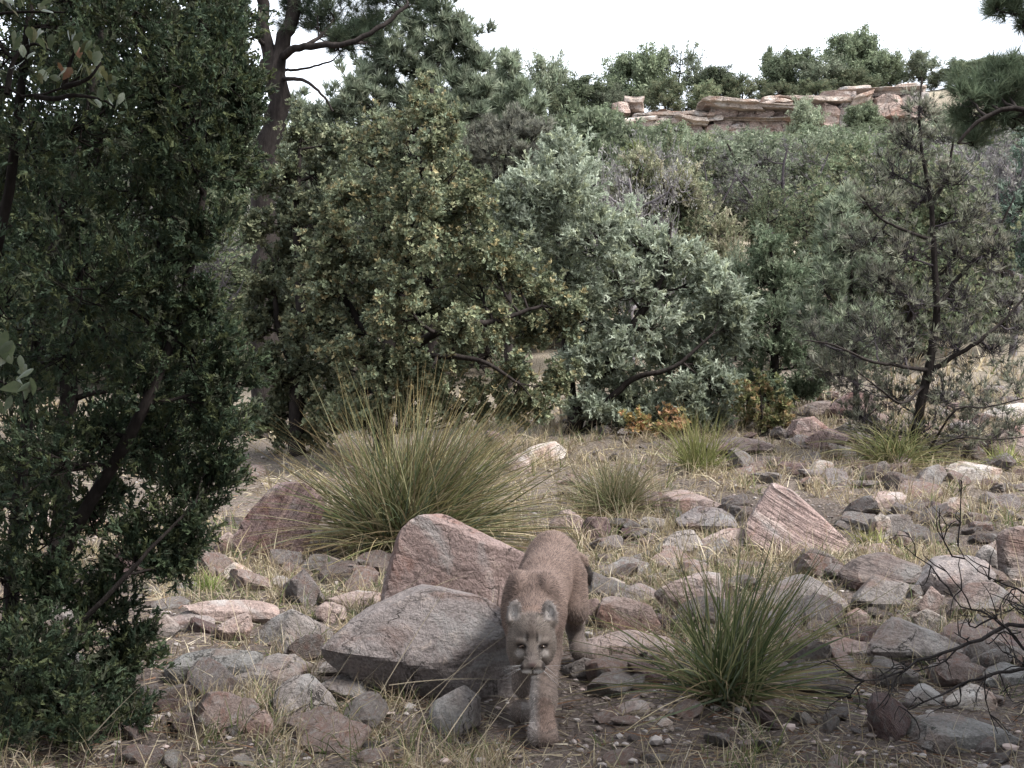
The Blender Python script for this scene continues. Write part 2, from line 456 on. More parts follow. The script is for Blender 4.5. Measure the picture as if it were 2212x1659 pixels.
def poly_rock(poly, base, mat, label, thick=0.8, front=((0, -1, .25, .8),), sub=4, p=16, rough=.04, dy=0.0, ledge=0.022, ldir=(.25, -.1, 1), sink=.12, cut=.72, seed=None, name="rock", group=None):
    """a boulder standing where its foot meets the ground, with the outline it shows"""
    seed = seed if seed is not None else int(abs(poly[0][0] * 3 + poly[0][1]))
    rng = np.random.default_rng(seed)
    q = np.array(poly, float)
    cx = (q[:, 0].min() + q[:, 0].max()) / 2
    g = hit(cx, base)
    half_w = (q[:, 0].max() - q[:, 0].min()) / 2 / FQ * g[1]
    th = half_w * thick
    Yc = g[1] + th * .75 + dy
    W3 = np.array([P(a, b, Yc) for a, b in q])[:, [0, 2]]
    # convex hull of the outline, counter-clockwise
    pts = sorted(map(tuple, W3))
    def half(pp):
        o = []
        for a in pp:
            while len(o) > 1 and (o[-1][0] - o[-2][0]) * (a[1] - o[-2][1]) - (o[-1][1] - o[-2][1]) * (a[0] - o[-2][0]) <= 0: o.pop()
            o.append(a)
        return o
    H = np.array(half(pts)[:-1] + half(pts[::-1])[:-1])
    zb = G(float(H[:, 0].mean()), g[1]) - sink * (H[:, 1].max() - H[:, 1].min())
    lo = H[:, 1].argmin()
    if H[lo, 1] > zb:
        H[:, 1] = np.where(H[:, 1] < np.median(H[:, 1]), H[:, 1] - (H[lo, 1] - zb), H[:, 1])
    c = (H.max(0) + H.min(0)) / 2
    dims = np.array([(H[:, 0].max() - H[:, 0].min()) / 2, th, (H[:, 1].max() - H[:, 1].min()) / 2])
    s = (H - c) / dims[[0, 2]]
    e = np.roll(s, -1, 0) - s
    n2 = unit(np.stack([e[:, 1], -e[:, 0]], -1))
    h = (n2 * s).sum(1)
    ok = (np.linalg.norm(e, axis=1) > .08) & (h > .05)
    n2, h = n2[ok], h[ok]
    tilt = rng.uniform(-.35, .35, len(n2))
    nrm = np.stack([n2[:, 0], tilt, n2[:, 1]], -1)
    fr = [f for f in front] + [(0, 1, .1, .95), (.5, .85, .2, .95), (-.5, .85, .2, .95)]
    nrm = np.concatenate([nrm, np.array([f[:3] for f in fr], float)])
    hh = np.concatenate([h, np.array([f[3] for f in fr]) * np.linalg.norm(np.array([f[:3] for f in fr]), axis=1)])
    V, F = rock_verts(nrm, hh, dims, sub, p, rough, seed % 97, ledge, ldir, cut)
    loc = (c[0], Yc, c[1])
    return put(name, mesh(name, V, F, smooth=False), MR[mat], loc=loc, label=label, category="rock", group=group)

SLOPE = ((0, -.75, .65, .62), (0, -1, -.2, .9))
FACE = ((0, -1, .18, .62), (.3, -.9, .5, .8))
FLAT = ((0, -.5, .85, .75), (0, -1, .1, .85))
UNDER = ((0, -.62, .78, .55), (0, -.85, -.55, .62))
WEDGE_L = ((-.6, -.8, .3, .55), (.55, -.75, .35, .6))
ROCKS = [
    # poly (2212-wide picture), foot row, material, label, extra
    ([(820, 1310), (826, 1250), (845, 1190), (862, 1145), (892, 1114), (938, 1110), (990, 1132), (1045, 1150), (1090, 1178), (1140, 1200), (1150, 1300), (1000, 1360), (850, 1350)], 1345, 'red',
     "large reddish boulder with a diagonal crack behind the cougar", dict(cut=.95, thick=.55, front=((-.12, -1, .22, .45), (.5, -.8, .1, .62)), sub=5, rough=.022, p=22)),
    ([(698, 1392), (755, 1342), (850, 1308), (965, 1268), (1045, 1288), (1100, 1335), (1135, 1410), (1150, 1520), (1130, 1585), (1040, 1535), (950, 1490), (830, 1480), (740, 1455), (705, 1430)], 1530, 'brown',
     "broad brown boulder with a shaded undercut beside the cougar", dict(cut=.95, thick=.62, front=((-.1, -.72, .68, .50), (-.35, -.85, -.5, .50), (.35, -.95, -.05, .62)), sub=5, rough=.03, p=14, dy=.05)),
    ([(520, 1140), (552, 1092), (588, 1050), (640, 1041), (682, 1060), (694, 1088), (676, 1140), (642, 1192), (580, 1195), (528, 1175)], 1206, 'purple',
     "purple boulder streaked with pale bands behind the big grass clump's foot", dict(cut=.94, thick=.5, front=((-.1, -.95, .3, .55),), rough=.025, p=20)),
    ([(540, 1382), (573, 1342), (620, 1310), (665, 1332), (714, 1366), (708, 1395), (640, 1412), (545, 1405)], 1398, 'grey',
     "grey pyramid-shaped rock with a ridge down its middle", dict(thick=.8, front=WEDGE_L, rough=.025, p=26)),
    ([(398, 1310), (470, 1293), (555, 1294), (605, 1310), (590, 1345), (480, 1352)], 1345, 'pink',
     "long flat pinkish slab lying behind the grey pyramid rock", dict(thick=.6, front=FLAT)),
    ([(458, 1365), (500, 1332), (545, 1318), (556, 1345), (532, 1378), (480, 1392)], 1388, 'pink', "pale tilted block left of the grey pyramid rock", dict(front=SLOPE, p=24)),
    ([(683, 1312), (700, 1302), (752, 1318), (746, 1342), (712, 1352), (685, 1335)], 1350, 'pink', "small pinkish stone between the pyramid rock and brown boulder", dict(p=18)),
    ([(322, 1318), (350, 1315), (392, 1356), (368, 1378), (330, 1360)], 1376, 'grey', "grey wedge stone at the edge of the juniper shade", dict(front=SLOPE, p=24)),
    ([(350, 1345), (420, 1322), (470, 1330), (460, 1350), (380, 1362)], 1358, 'brown', "low brown stone half hidden behind the grey wedge", dict(front=FLAT)),
    ([(348, 1450), (392, 1416), (480, 1401), (574, 1408), (566, 1445), (500, 1482), (400, 1492), (355, 1480)], 1478, 'blue', "long blue-grey slab with pale veins in front of the juniper", dict(thick=.55, front=FLAT, ledge=.02, rough=.025)),
    ([(500, 1458), (560, 1432), (640, 1424), (668, 1442), (645, 1482), (540, 1495)], 1486, 'grey', "grey slab touching the end of the blue-grey slab", dict(front=FLAT)),
    ([(588, 1500), (632, 1474), (692, 1474), (718, 1500), (734, 1535), (712, 1572), (620, 1562)], 1560, 'grey', "blocky grey rock with a sharp shadowed end in the foreground", dict(front=((-.15, -.8, .55, .6), (.85, -.5, 0, .72)), p=26)),
    ([(690, 1476), (732, 1452), (782, 1462), (814, 1502), (770, 1520), (720, 1510)], 1512, 'brown', "brown stone under the shaded end of the broad boulder", dict(front=SLOPE)),
    ([(690, 1440), (720, 1422), (760, 1436), (742, 1456), (705, 1458)], 1456, 'grey', "small grey stone wedged under the boulder's overhang", {}),
    ([(528, 1580), (545, 1550), (572, 1543), (594, 1565), (590, 1610), (535, 1612)], 1605, 'pink', "rounded pinkish stone in the front grass", {}),
    ([(618, 1568), (640, 1548), (662, 1552), (664, 1590), (625, 1595)], 1592, 'pale', "pale chip of stone below the blocky grey rock", dict(p=22)),
    ([(718, 1575), (742, 1545), (784, 1572), (778, 1608), (725, 1610)], 1604, 'pink', "pink-grey stone at the front edge beside dry stalks", dict(p=20)),
    ([(924, 1535), (958, 1502), (992, 1484), (1032, 1508), (1038, 1565), (985, 1598), (935, 1582)], 1585, 'grey', "dark grey rounded rock at the cougar's near paw", dict(thick=.9)),
    ([(490, 1225), (505, 1214), (545, 1236), (553, 1252), (508, 1256)], 1252, 'pale', "white-edged stone under the juniper's drooping tip", dict(p=22)),
    ([(470, 1165), (495, 1148), (515, 1165), (508, 1190), (478, 1192)], 1188, 'pink', "stone against the lower left of the purple boulder", {}),
    ([(350, 1150), (390, 1135), (440, 1140), (455, 1175), (400, 1195), (355, 1180)], 1185, 'pink', "pinkish rock seen under the juniper branches", dict(front=FLAT)),
    ([(215, 1230), (250, 1195), (310, 1190), (335, 1215), (320, 1245), (240, 1255)], 1248, 'purple', "dark purple rock in the shade beneath the juniper", {}),
    ([(90, 1120), (150, 1095), (210, 1105), (225, 1150), (120, 1160)], 1155, 'pink', "pale slab glimpsed through the juniper's lower branches", dict(front=FLAT)),
    ([(70, 1420), (130, 1395), (180, 1410), (190, 1450), (90, 1460)], 1455, 'blue', "grey rock deep in the juniper shade near the front", {}),
    ([(100, 1320), (150, 1300), (200, 1310), (210, 1345), (120, 1350)], 1345, 'grey', "grey rock deep in the juniper shade farther back", {}),
    ([(700, 1300), (760, 1276), (815, 1280), (830, 1300), (770, 1318)], 1312, 'pink', "low stone in dry grass left of the reddish boulder", dict(front=FLAT)),
    # right of the cougar
    ([(1608, 1135), (1648, 1072), (1672, 1052), (1702, 1052), (1745, 1088), (1800, 1140), (1838, 1190), (1812, 1225), (1700, 1212), (1620, 1180)], 1205, 'layer',
     "big pinkish boulder scored with fine parallel bedding lines", dict(cut=.92, thick=.7, front=((-.25, -.85, .45, .55), (.5, -.8, .2, .6)), sub=5, rough=.02, ledge=.03, ldir=(.45, -.25, .86), p=18)),
    ([(1508, 1175), (1560, 1150), (1612, 1138), (1612, 1190), (1530, 1205)], 1196, 'pink', "pinkish slab leaning on the left of the bedded boulder", dict(front=SLOPE)),
    ([(1404, 1082), (1440, 1057), (1512, 1068), (1564, 1092), (1510, 1114), (1420, 1110)], 1108, 'pink', "flat pink stone right of the middle grass clump", dict(front=FLAT)),
    ([(1458, 1125), (1500, 1095), (1572, 1103), (1594, 1132), (1545, 1158), (1480, 1155)], 1150, 'brown', "brown stone in front of the flat pink stone", dict(front=SLOPE, p=22)),
    ([(1408, 1195), (1450, 1150), (1502, 1144), (1514, 1178), (1445, 1216)], 1208, 'grey', "grey-green rock with grass on top near the fine grass clump", dict(front=SLOPE)),
    ([(1378, 1125), (1400, 1115), (1440, 1122), (1436, 1142), (1390, 1146)], 1143, 'pale', "pale stone at the foot of the middle grass clump", {}),
    ([(1285, 1345), (1298, 1300), (1340, 1288), (1404, 1310), (1424, 1352), (1350, 1382), (1295, 1372)], 1372, 'pink', "upright pink block just right of the cougar's hind leg", dict(front=FACE, p=22)),
    ([(1266, 1390), (1330, 1365), (1434, 1368), (1466, 1402), (1384, 1432), (1300, 1422)], 1424, 'pink', "flat veined slab right of the cougar's hind paw", dict(thick=.6, front=FLAT)),
    ([(1216, 1440), (1262, 1420), (1310, 1434), (1300, 1466), (1222, 1468)], 1460, 'grey', "stone under the cougar's hind paw", dict(p=18)),
    ([(1254, 1302), (1290, 1290), (1302, 1330), (1272, 1356), (1254, 1345)], 1352, 'red', "small rust-coloured rock touching the cougar's hind leg", {}),
    ([(1418, 1280), (1482, 1245), (1552, 1240), (1566, 1310), (1482, 1345)], 1335, 'pink', "broad pinkish rock behind the near grass clump", dict(thick=.6)),
    ([(1635, 1305), (1700, 1252), (1762, 1250), (1816, 1292), (1765, 1330)], 1322, 'grey', "grey rock behind the drooping tips of the near grass clump", {}),
    ([(1300, 1262), (1322, 1245), (1350, 1258), (1345, 1282), (1310, 1284)], 1280, 'pale', "pale stone right of the cougar's dark tail tip", {}),
    ([(1330, 1285), (1372, 1262), (1420, 1278), (1410, 1302), (1345, 1306)], 1302, 'brown', "brownish stone behind the upright pink block", {}),
    ([(1820, 1245), (1862, 1205), (1935, 1199), (1994, 1225), (1980, 1262), (1900, 1285), (1830, 1275)], 1282, 'dark', "dark layered rock leaning in the pile at the slope's foot", dict(front=SLOPE, ledge=.035, p=22)),
    ([(1828, 1305), (1882, 1250), (1965, 1264), (1950, 1305), (1862, 1332)], 1322, 'grey', "grey slab in front of the dark layered rock", dict(front=SLOPE, p=22)),
    ([(1966, 1270), (2030, 1202), (2090, 1188), (2136, 1215), (2105, 1256), (2000, 1300)], 1290, 'brown', "dark brown tilted slab right of the layered rock", dict(front=SLOPE, p=24)),
    ([(1978, 1315), (2012, 1264), (2042, 1290), (2014, 1334)], 1328, 'pink', "small tipped pinkish block below the tilted slab", dict(p=26)),
    ([(2030, 1330), (2090, 1262), (2160, 1258), (2190, 1300), (2100, 1340)], 1332, 'dark', "dark slab behind the bare black twigs", dict(front=SLOPE)),
    ([(1876, 1390), (1932, 1340), (2012, 1360), (2060, 1402), (2044, 1442), (1940, 1452)], 1445, 'grey', "grey weathered boulder right of the near grass clump", dict(front=SLOPE)),
    ([(1964, 1332), (2002, 1314), (2044, 1336), (2024, 1366), (1975, 1362)], 1362, 'pale', "pale grey stone atop the weathered grey boulder", {}),
    ([(1820, 1330), (1850, 1312), (1880, 1330), (1870, 1350), (1830, 1352)], 1350, 'pink', "small stone among the near clump's long leaf tips", {}),
    ([(1770, 1415), (1830, 1380), (1900, 1395), (1905, 1425), (1800, 1440)], 1434, 'pink', "pink slab shaded by the near grass clump", dict(front=FLAT)),
    ([(1852, 1462), (1880, 1442), (1915, 1452), (1910, 1478), (1862, 1484)], 1480, 'pink', "small stone below the weathered grey boulder", {}),
    ([(2158, 1170), (2172, 1142), (2230, 1126), (2250, 1260), (2172, 1275)], 1262, 'dark', "dark square block at the far right edge", dict(front=FACE, p=26, thick=.9)),
    ([(2104, 1200), (2135, 1175), (2162, 1198), (2150, 1245), (2108, 1240)], 1240, 'grey', "rounded grey stone beside the dark square block", {}),
    ([(1868, 1125), (1905, 1110), (1955, 1112), (1965, 1140), (1935, 1166), (1885, 1160)], 1162, 'grey', "grey stone right of the bedded boulder", {}),
    ([(1882, 1122), (1900, 1110), (1925, 1116), (1915, 1135), (1890, 1138)], 1166, 'pale', "bright white chip resting against the grey stone", dict(dy=-.12, sink=.6)),
    ([(2030, 1095), (2062, 1072), (2088, 1084), (2080, 1112), (2045, 1112)], 1110, 'pale', "white wedge stone on the gravelly slope", dict(p=22)),
    ([(1958, 1058), (2000, 1012), (2034, 998), (2046, 1018), (1995, 1070)], 1062, 'grey', "long grey slab propped beside the thin pinyon's foot", dict(front=SLOPE)),
    ([(2040, 1012), (2090, 996), (2150, 1014), (2138, 1042), (2062, 1038)], 1036, 'pale', "flat white slab right of the thin pinyon's foot", dict(front=FLAT, p=22)),
    ([(2104, 965), (2130, 942), (2230, 915), (2240, 980), (2140, 996)], 988, 'pink', "large pale slab at the right edge above the white slab", dict(front=FACE, thick=.6)),
    ([(2116, 900), (2152, 880), (2210, 868), (2225, 895), (2160, 912)], 908, 'pale', "pale flat rock at the right edge among bare twigs", dict(front=FLAT)),
    ([(1856, 1095), (1900, 1070), (1962, 1060), (1956, 1085), (1884, 1106)], 1100, 'pink', "low slab in pale grass behind the bedded boulder", dict(front=FLAT)),
    ([(1698, 940), (1720, 906), (1756, 899), (1784, 926), (1764, 956)], 952, 'red', "reddish rock in the pile left of the thin pinyon", dict(front=FACE)),
    ([(1736, 952), (1782, 925), (1834, 940), (1816, 972), (1750, 974)], 970, 'purple', "purplish rock overlapping the reddish one", {}),
    ([(1785, 955), (1830, 966), (1856, 992), (1812, 996)], 992, 'pale', "pale stone below the purplish rock", {}),
    ([(1716, 892), (1750, 870), (1794, 864), (1796, 898), (1740, 908)], 900, 'dark', "dark angular rock on the pile above the reddish rock", dict(p=26)),
    ([(1778, 905), (1800, 868), (1852, 838), (1886, 860), (1866, 915)], 905, 'purple', "large mauve rock behind the thin pinyon's low twigs", {}),
    ([(1126, 980), (1160, 955), (1196, 953), (1224, 975), (1210, 1000), (1148, 1002)], 998, 'pale', "rough white rock right of the big grass clump", dict(front=FACE)),
    ([(1090, 1000), (1112, 978), (1145, 990), (1150, 1020), (1100, 1024)], 1020, 'pink', "pinkish stone beside the rough white rock", {}),
    ([(1252, 1155), (1270, 1115), (1310, 1118), (1330, 1150), (1296, 1176)], 1170, 'purple', "mauve stone behind the cougar's rump", {}),
    ([(1180, 1140), (1215, 1100), (1255, 1112), (1250, 1150)], 1150, 'pink', "pink stone in grass just above the cougar's rump", {}),
    ([(1520, 960), (1570, 942), (1630, 948), (1680, 962), (1640, 985), (1540, 985)], 982, 'pink', "low broad pinkish slab behind the upright yellow-green clump", dict(front=FLAT)),
    ([(1950, 1600), (2010, 1552), (2120, 1545), (2175, 1580), (2110, 1625), (1990, 1630)], 1615, 'blue', "dark blue-grey boulder in the front right grass", dict(front=FLAT)),
    ([(2036, 1520), (2100, 1480), (2140, 1490), (2128, 1532), (2060, 1545)], 1538, 'pale', "pale flat stone under the bare black twigs", dict(front=FLAT)),
    ([(2120, 1455), (2205, 1436), (2240, 1470), (2150, 1492)], 1484, 'blue', "grey slab at the right edge under the bare twigs", dict(front=FLAT)),
    ([(1955, 1510), (1995, 1480), (2036, 1502), (2006, 1535)], 1530, 'grey', "grey stone behind the dark blue-grey boulder", {}),
    ([(1330, 1535), (1382, 1514), (1412, 1530), (1390, 1552)], 1548, 'pink', "flat pink stone set in the bare soil by the cougar's paws", dict(front=FLAT)),
    ([(1412, 1575), (1440, 1550), (1458, 1562), (1450, 1580)], 1578, 'pale', "pale pebble on bare soil left of the near clump", dict(sub=3)),
    ([(1388, 1560), (1405, 1548), (1420, 1558), (1408, 1572)], 1570, 'pale', "smaller pale pebble beside the flat pink stone", dict(sub=3)),
]
for r in ROCKS:
    kw = dict(sub=4 if np.ptp(np.array(r[0])[:, 0]) > 72 else 3); kw.update(r[4])
    poly_rock(r[0], r[1], r[2], r[3], **kw)

# loose stones -------------------------------------------------------
def stone_mesh(seed, sub=3):
    rng = np.random.default_rng(seed)
    n = unit(rng.normal(0, 1, (13, 3)))
    V, F = rock_verts(n, rng.uniform(.55, 1.0, 13), (1, rng.uniform(.6, .95), rng.uniform(.4, .7)), sub, 20, .05, seed)
    return mesh("stone", V / np.abs(V).max(), F, smooth=False)

STONE = {k: [] for k in ('pink', 'grey', 'brown', 'pale', 'purple')}
for k in STONE:
    for s in range(4):
        me = stone_mesh(100 + s * 7 + len(k) * 31)
        me.materials.append(MR[k]); STONE[k].append(me)

ROCK_BOXES = [(np.array(r[0])[:, 0].min(), np.array(r[0])[:, 0].max(), np.array(r[0])[:, 1].min(), r[1]) for r in ROCKS]
rs = np.random.default_rng(21)
ZONES = [
    ("loose stones left of the boulders", "small loose stone in the shaded grass left of the boulders", (300, 850, 1180, 1650), 60),
    ("loose stones right of the cougar", "small loose stone on the open slope right of the cougar", (1280, 2212, 1080, 1480), 190),
    ("loose stones at the front", "small stone on the bare soil in front of the near grass clump", (1150, 2212, 1480, 1659), 45),
    ("loose stones below the trees", "small far stone in the pale grass below the trees", (1150, 2212, 900, 1085), 80),
]
for grp, lab, (x0, x1, y0, y1), cnt in ZONES:
    k = 0
    while k < cnt:
        qx, qy = rs.uniform(x0, x1), rs.uniform(y0, y1)
        if any(a - 4 < qx < b + 4 and c - 4 < qy < d for a, b, c, d in ROCK_BOXES): continue
        if 1080 < qx < 1300 and 1300 < qy: continue
        p = hit(qx, qy)
        kind = rs.choice(['pink', 'grey', 'brown', 'pale', 'purple'], p=[.38, .25, .20, .07, .10])
        s = rs.gamma(2.6, .0165) + .018
        s = min(s, .13) * (1.25 if qy < 1085 else 1)
        put("stone", STONE[kind][rs.integers(4)], None, loc=(p[0], p[1], G(p[0], p[1]) + s * .12), rot=(rs.normal(0, .3), rs.normal(0, .3), rs.uniform(0, 6.28)),
            scale=(s, s * rs.uniform(.7, 1), s * rs.uniform(.7, 1.1)), label=lab, category="stone", group=grp)
        k += 1

# rubble: broken blocks too big to be loose stones
RUB = {k: [] for k in ('pink', 'grey', 'brown', 'dark', 'purple')}
for k in RUB:
    for s_ in range(5):
        rg_ = np.random.default_rng(700 + s_ * 11 + len(k) * 5)
        nb = np.concatenate([np.eye(3), -np.eye(3), unit(rg_.normal(0, 1, (3, 3)))]) + rg_.normal(0, .16, (9, 3))
        Vr, Fr = rock_verts(unit(nb), np.concatenate([np.full(6, .8), rg_.uniform(.8, 1.1, 3)]), (1, rg_.uniform(.6, .9), rg_.uniform(.35, .6)), 3, 20, .05, 900 + s_ + len(k) * 7, .05, (rg_.normal(0, .2), 0, 1))
        me = mesh("rock", Vr / np.abs(Vr).max(), Fr); me.materials.append(MR[k]); RUB[k].append(me)
RZ = [("broken blocks on the open slope", "broken angular block among the rubble right of the cougar", (1290, 2212, 1040, 1500), 150),
      ("broken blocks below the bushes", "broken angular block in the rubble below the thin pinyon", (1600, 2212, 850, 1040), 70),
      ("broken blocks left of the boulders", "broken angular block in the shade left of the boulders", (330, 820, 1210, 1620), 34),
      ("broken blocks behind the big clump", "broken angular block in the shade behind the huge grass clump", (480, 1100, 880, 1150), 18)]
for grp, lab, (x0, x1, y0, y1), cnt in RZ:
    k = 0
    while k < cnt:
        qx, qy = rs.uniform(x0, x1), rs.uniform(y0, y1)
        if any(a + 8 < qx < b - 8 and c + 5 < qy < d + 4 for a, b, c, d in ROCK_BOXES): continue
        if 1400 < qx < 1720 and 1380 < qy: continue
        p = hit(qx, qy)
        kind = rs.choice(['pink', 'grey', 'brown', 'dark', 'purple'], p=[.36, .22, .22, .1, .1])
        s = rs.uniform(.055, .165) * (1.25 if qy < 1085 else 1)
        put("rock", RUB[kind][rs.integers(5)], None, loc=(p[0], p[1], G(p[0], p[1]) + s * .12), rot=(rs.normal(-.1, .35), rs.normal(0, .35), rs.uniform(0, 6.28)),
            scale=(s, s * rs.uniform(.75, 1.1), s * rs.uniform(.6, 1.15)), label=lab, category="rock", group=grp)
        k += 1

# gravel (uncountable)
def gravel():
    rg = np.random.default_rng(5)
    n = 5200
    y = 3.6 + 11 * rg.random(n) ** 1.5
    x = rg.uniform(-.48, .48, n) * y
    keep = vnoise(np.stack([x * 1.4, y * 1.4, x * 0 + 2], -1)) > -.25
    x, y = x[keep], y[keep]; n = len(x)
    T, TF = ico(1)
    s = rg.gamma(2.5, .0045, n) + .005
    pos = np.stack([x, y, ground(x, y) + s * .2], -1)
    sc = rg.uniform(.6, 1, (n, 1, 3)) * np.array([1, 1, .6])
    jit = rg.uniform(.7, 1.15, (n, len(T), 1))
    a = rg.uniform(0, 6.28, n)
    V = T[None] * jit * sc * s[:, None, None]
    V = np.stack([V[..., 0] * np.cos(a)[:, None] - V[..., 1] * np.sin(a)[:, None], V[..., 0] * np.sin(a)[:, None] + V[..., 1] * np.cos(a)[:, None], V[..., 2]], -1) + pos[:, None]
    F = (TF[None] + (np.arange(n) * len(T))[:, None, None]).reshape(-1, 3)
    pal = np.array([(.33, .26, .235), (.24, .21, .20), (.26, .22, .205), (.18, .145, .13), (.28, .25, .235)])
    C = np.repeat((pal[rg.integers(0, 5, n)] * rg.uniform(.7, 1.1, (n, 1)))[:, None], len(T), 1).reshape(-1, 3)
    m, t, ns, ln = nodes("gravel"); at = N(ns, "ShaderNodeAttribute", attribute_name="Col"); p = N(ns, "ShaderNodeBsdfPrincipled", Roughness=.95)
    o = N(ns, "ShaderNodeOutputMaterial"); ln.new(at.outputs['Color'], p.inputs['Base Color']); ln.new(p.outputs[0], o.inputs[0])
    put("gravel", mesh("gravel", V.reshape(-1, 3), F, C), m, kind="stuff", label="pinkish grey gravel strewn over the soil", category="gravel")
gravel()
# ================================================================== grasses
def blades(base, d, L, w, droop, col, rng, nseg=4, tipcol=None):
    n = len(base)
    d = unit(d)
    t = np.linspace(0, 1, nseg + 1)
    droop = np.asarray(droop)[:, None, None]
    Ld = np.asarray(L)[:, None, None]
    tt = t[None, :, None]
    hor = unit(d * np.array([1, 1, 0.0]) + 1e-6)
    down = np.array([0, 0, -1.0])
    pts = base[:, None] + Ld * (d[:, None] * tt + droop * (0.55 * hor[:, None] * tt ** 2 + down * tt ** 2.2))
    side = unit(np.cross(d, unit(rng.normal(0, 1, (n, 3)) + np.array([0, -1.2, 0]))))
    prof = np.clip((1 - t) * 1.25, .06, 1)
    off = side[:, None] * (np.asarray(w)[:, None, None] * prof[None, :, None] * .5)
    V = np.stack([pts - off, pts + off], 2).reshape(n, -1, 3)
    i = np.arange(nseg)
    q = np.stack([2 * i, 2 * i + 1, 2 * i + 3, 2 * i + 2], -1)
    m = 2 * (nseg + 1)
    F = (q[None] + (np.arange(n) * m)[:, None, None]).reshape(-1, 4)
    C = np.repeat(col[:, None], m, 1)
    if tipcol is not None:
        f = np.repeat(np.clip((t - .55) / .45, 0, 1), 2)[None, :, None]
        C = C * (1 - f) + tipcol[:, None] * f
    return V.reshape(-1, 3), F, C.reshape(-1, 3)

def dirs(n, rng, spread, lean=(0, 0)):
    """random directions about the vertical; spread 0..1 -> angle up to 90 degrees"""
    a = rng.uniform(0, 2 * np.pi, n)
    e = np.clip(np.asarray(spread), 0, 1.15) * np.pi / 2
    return np.stack([np.sin(e) * np.cos(a) + lean[0], np.sin(e) * np.sin(a) + lean[1], np.cos(e)], -1)

STRAW = np.array([(.46, .385, .25), (.38, .31, .19), (.54, .47, .34), (.27, .21, .135), (.42, .33, .25)])
GREENS = np.array([(.13, .16, .06), (.17, .19, .08), (.10, .13, .055)])

def tuft_field(seed, n, y0, y1, power, mask, L0, w0, green, blades_per, spread=.62, avoid=True):
    rg = np.random.default_rng(seed)
    y = y0 + (y1 - y0) * rg.random(n) ** power
    x = rg.uniform(-.5, .5, n) * y * .92
    k = mask(x, y, rg)
    x, y = x[k], y[k]
    n = len(x)
    z = ground(x, y)
    c = np.stack([x, y, z], -1)
    m = blades_per
    rad = rg.uniform(.012, .05, n)
    base = np.repeat(c, m, 0) + np.stack([rg.normal(0, 1, n * m) * np.repeat(rad, m), rg.normal(0, 1, n * m) * np.repeat(rad, m), np.full(n * m, -.01)], -1)
    size = np.repeat(rg.uniform(.5, 1.3, n), m)
    L = L0 * size * rg.uniform(.4, 1.15, n * m)
    d = dirs(n * m, rg, np.abs(rg.normal(.0, spread, n * m)))
    g = np.repeat(rg.random(n) < green, m)
    col = STRAW[rg.integers(0, len(STRAW), n * m)]
    col = np.where(g[:, None] & (rg.random(n * m) < .65)[:, None], GREENS[rg.integers(0, 3, n * m)], col)
    col = col * rg.uniform(.6, 1.1, (n * m, 1))
    return blades(base, d, L, w0 * rg.uniform(.6, 1.3, n * m), rg.uniform(.05, .6, n * m), col, rg, 2)

def m_near(x, y, rg):
    qx = x / y * FQ + 1106
    qy = 829.5 + (CAMZ - ground(x, y, False)) / y * FQ
    nz_ = vnoise(np.stack([x * 1.2, y * 1.2, x * 0 + 40], -1)) + .35 * rg.normal(0, 1, len(x))
    ok = nz_ > -.15
    bare = (qx > 1180) & (qx < 1560) & (qy > 1430)          # bare soil in front of the cougar
    cat = (qx > 1090) & (qx < 1290) & (y > 4.2) & (y < 5.9)
    for a, b, c_, d_ in ROCK_BOXES:
        ok &= ~((qx > a + 10) & (qx < b - 10) & (qy > d_ - (d_ - c_) * .6) & (qy < d_ - 10))
    return ok & ~cat & ~(bare & (rg.random(len(x)) < .85))

def m_mid(x, y, rg):
    qx = x / y * FQ + 1106
    ok = (qx > 1000) | (rg.random(len(x)) < .3)
    return ok & (vnoise(np.stack([x * .8, y * .8, x * 0 + 11], -1)) + .4 * rg.normal(0, 1, len(x)) > -.2)

def m_far(x, y, rg):
    return vnoise(np.stack([x * .3, y * .3, x * 0 + 23], -1)) + .4 * rg.normal(0, 1, len(x)) > -.1

parts = [tuft_field(1, 6400, 3.6, 8.4, 1.1, m_near, .19, .0046, .35, 15),
         tuft_field(2, 4600, 7.8, 15.5, 1.0, m_mid, .25, .0085, .12, 14, .5),
         tuft_field(3, 2000, 14, 48, 1.3, m_far, .40, .028, .12, 9, .5)]
def litter():
    rg = np.random.default_rng(9)
    n = 26000
    y = 3.6 + 9.5 * rg.random(n) ** 1.5; x = rg.uniform(-.47, .47, n) * y
    a = rg.uniform(0, 6.28, n)
    d = np.stack([np.cos(a), np.sin(a), rg.normal(.05, .16, n)], -1)
    pal = np.array([(.42, .35, .24), (.30, .24, .17), (.20, .155, .12), (.48, .42, .33), (.13, .10, .085), (.24, .14, .09)])
    return blades(np.stack([x, y, ground(x, y) + .006], -1), d, rg.gamma(2.5, .03, n) + .02, rg.uniform(.003, .008, n), rg.uniform(0, .1, n), pal[rg.integers(0, 6, n)] * rg.uniform(.6, 1.1, (n, 1)), rg, 1)
parts.append(litter())
V, F, C = merge(parts)
put("dry_grass", mesh("dry_grass", V, F, C), M_GRASS, kind="stuff", label="short dry grass tufts, straw with some green, between the stones", category="grass")

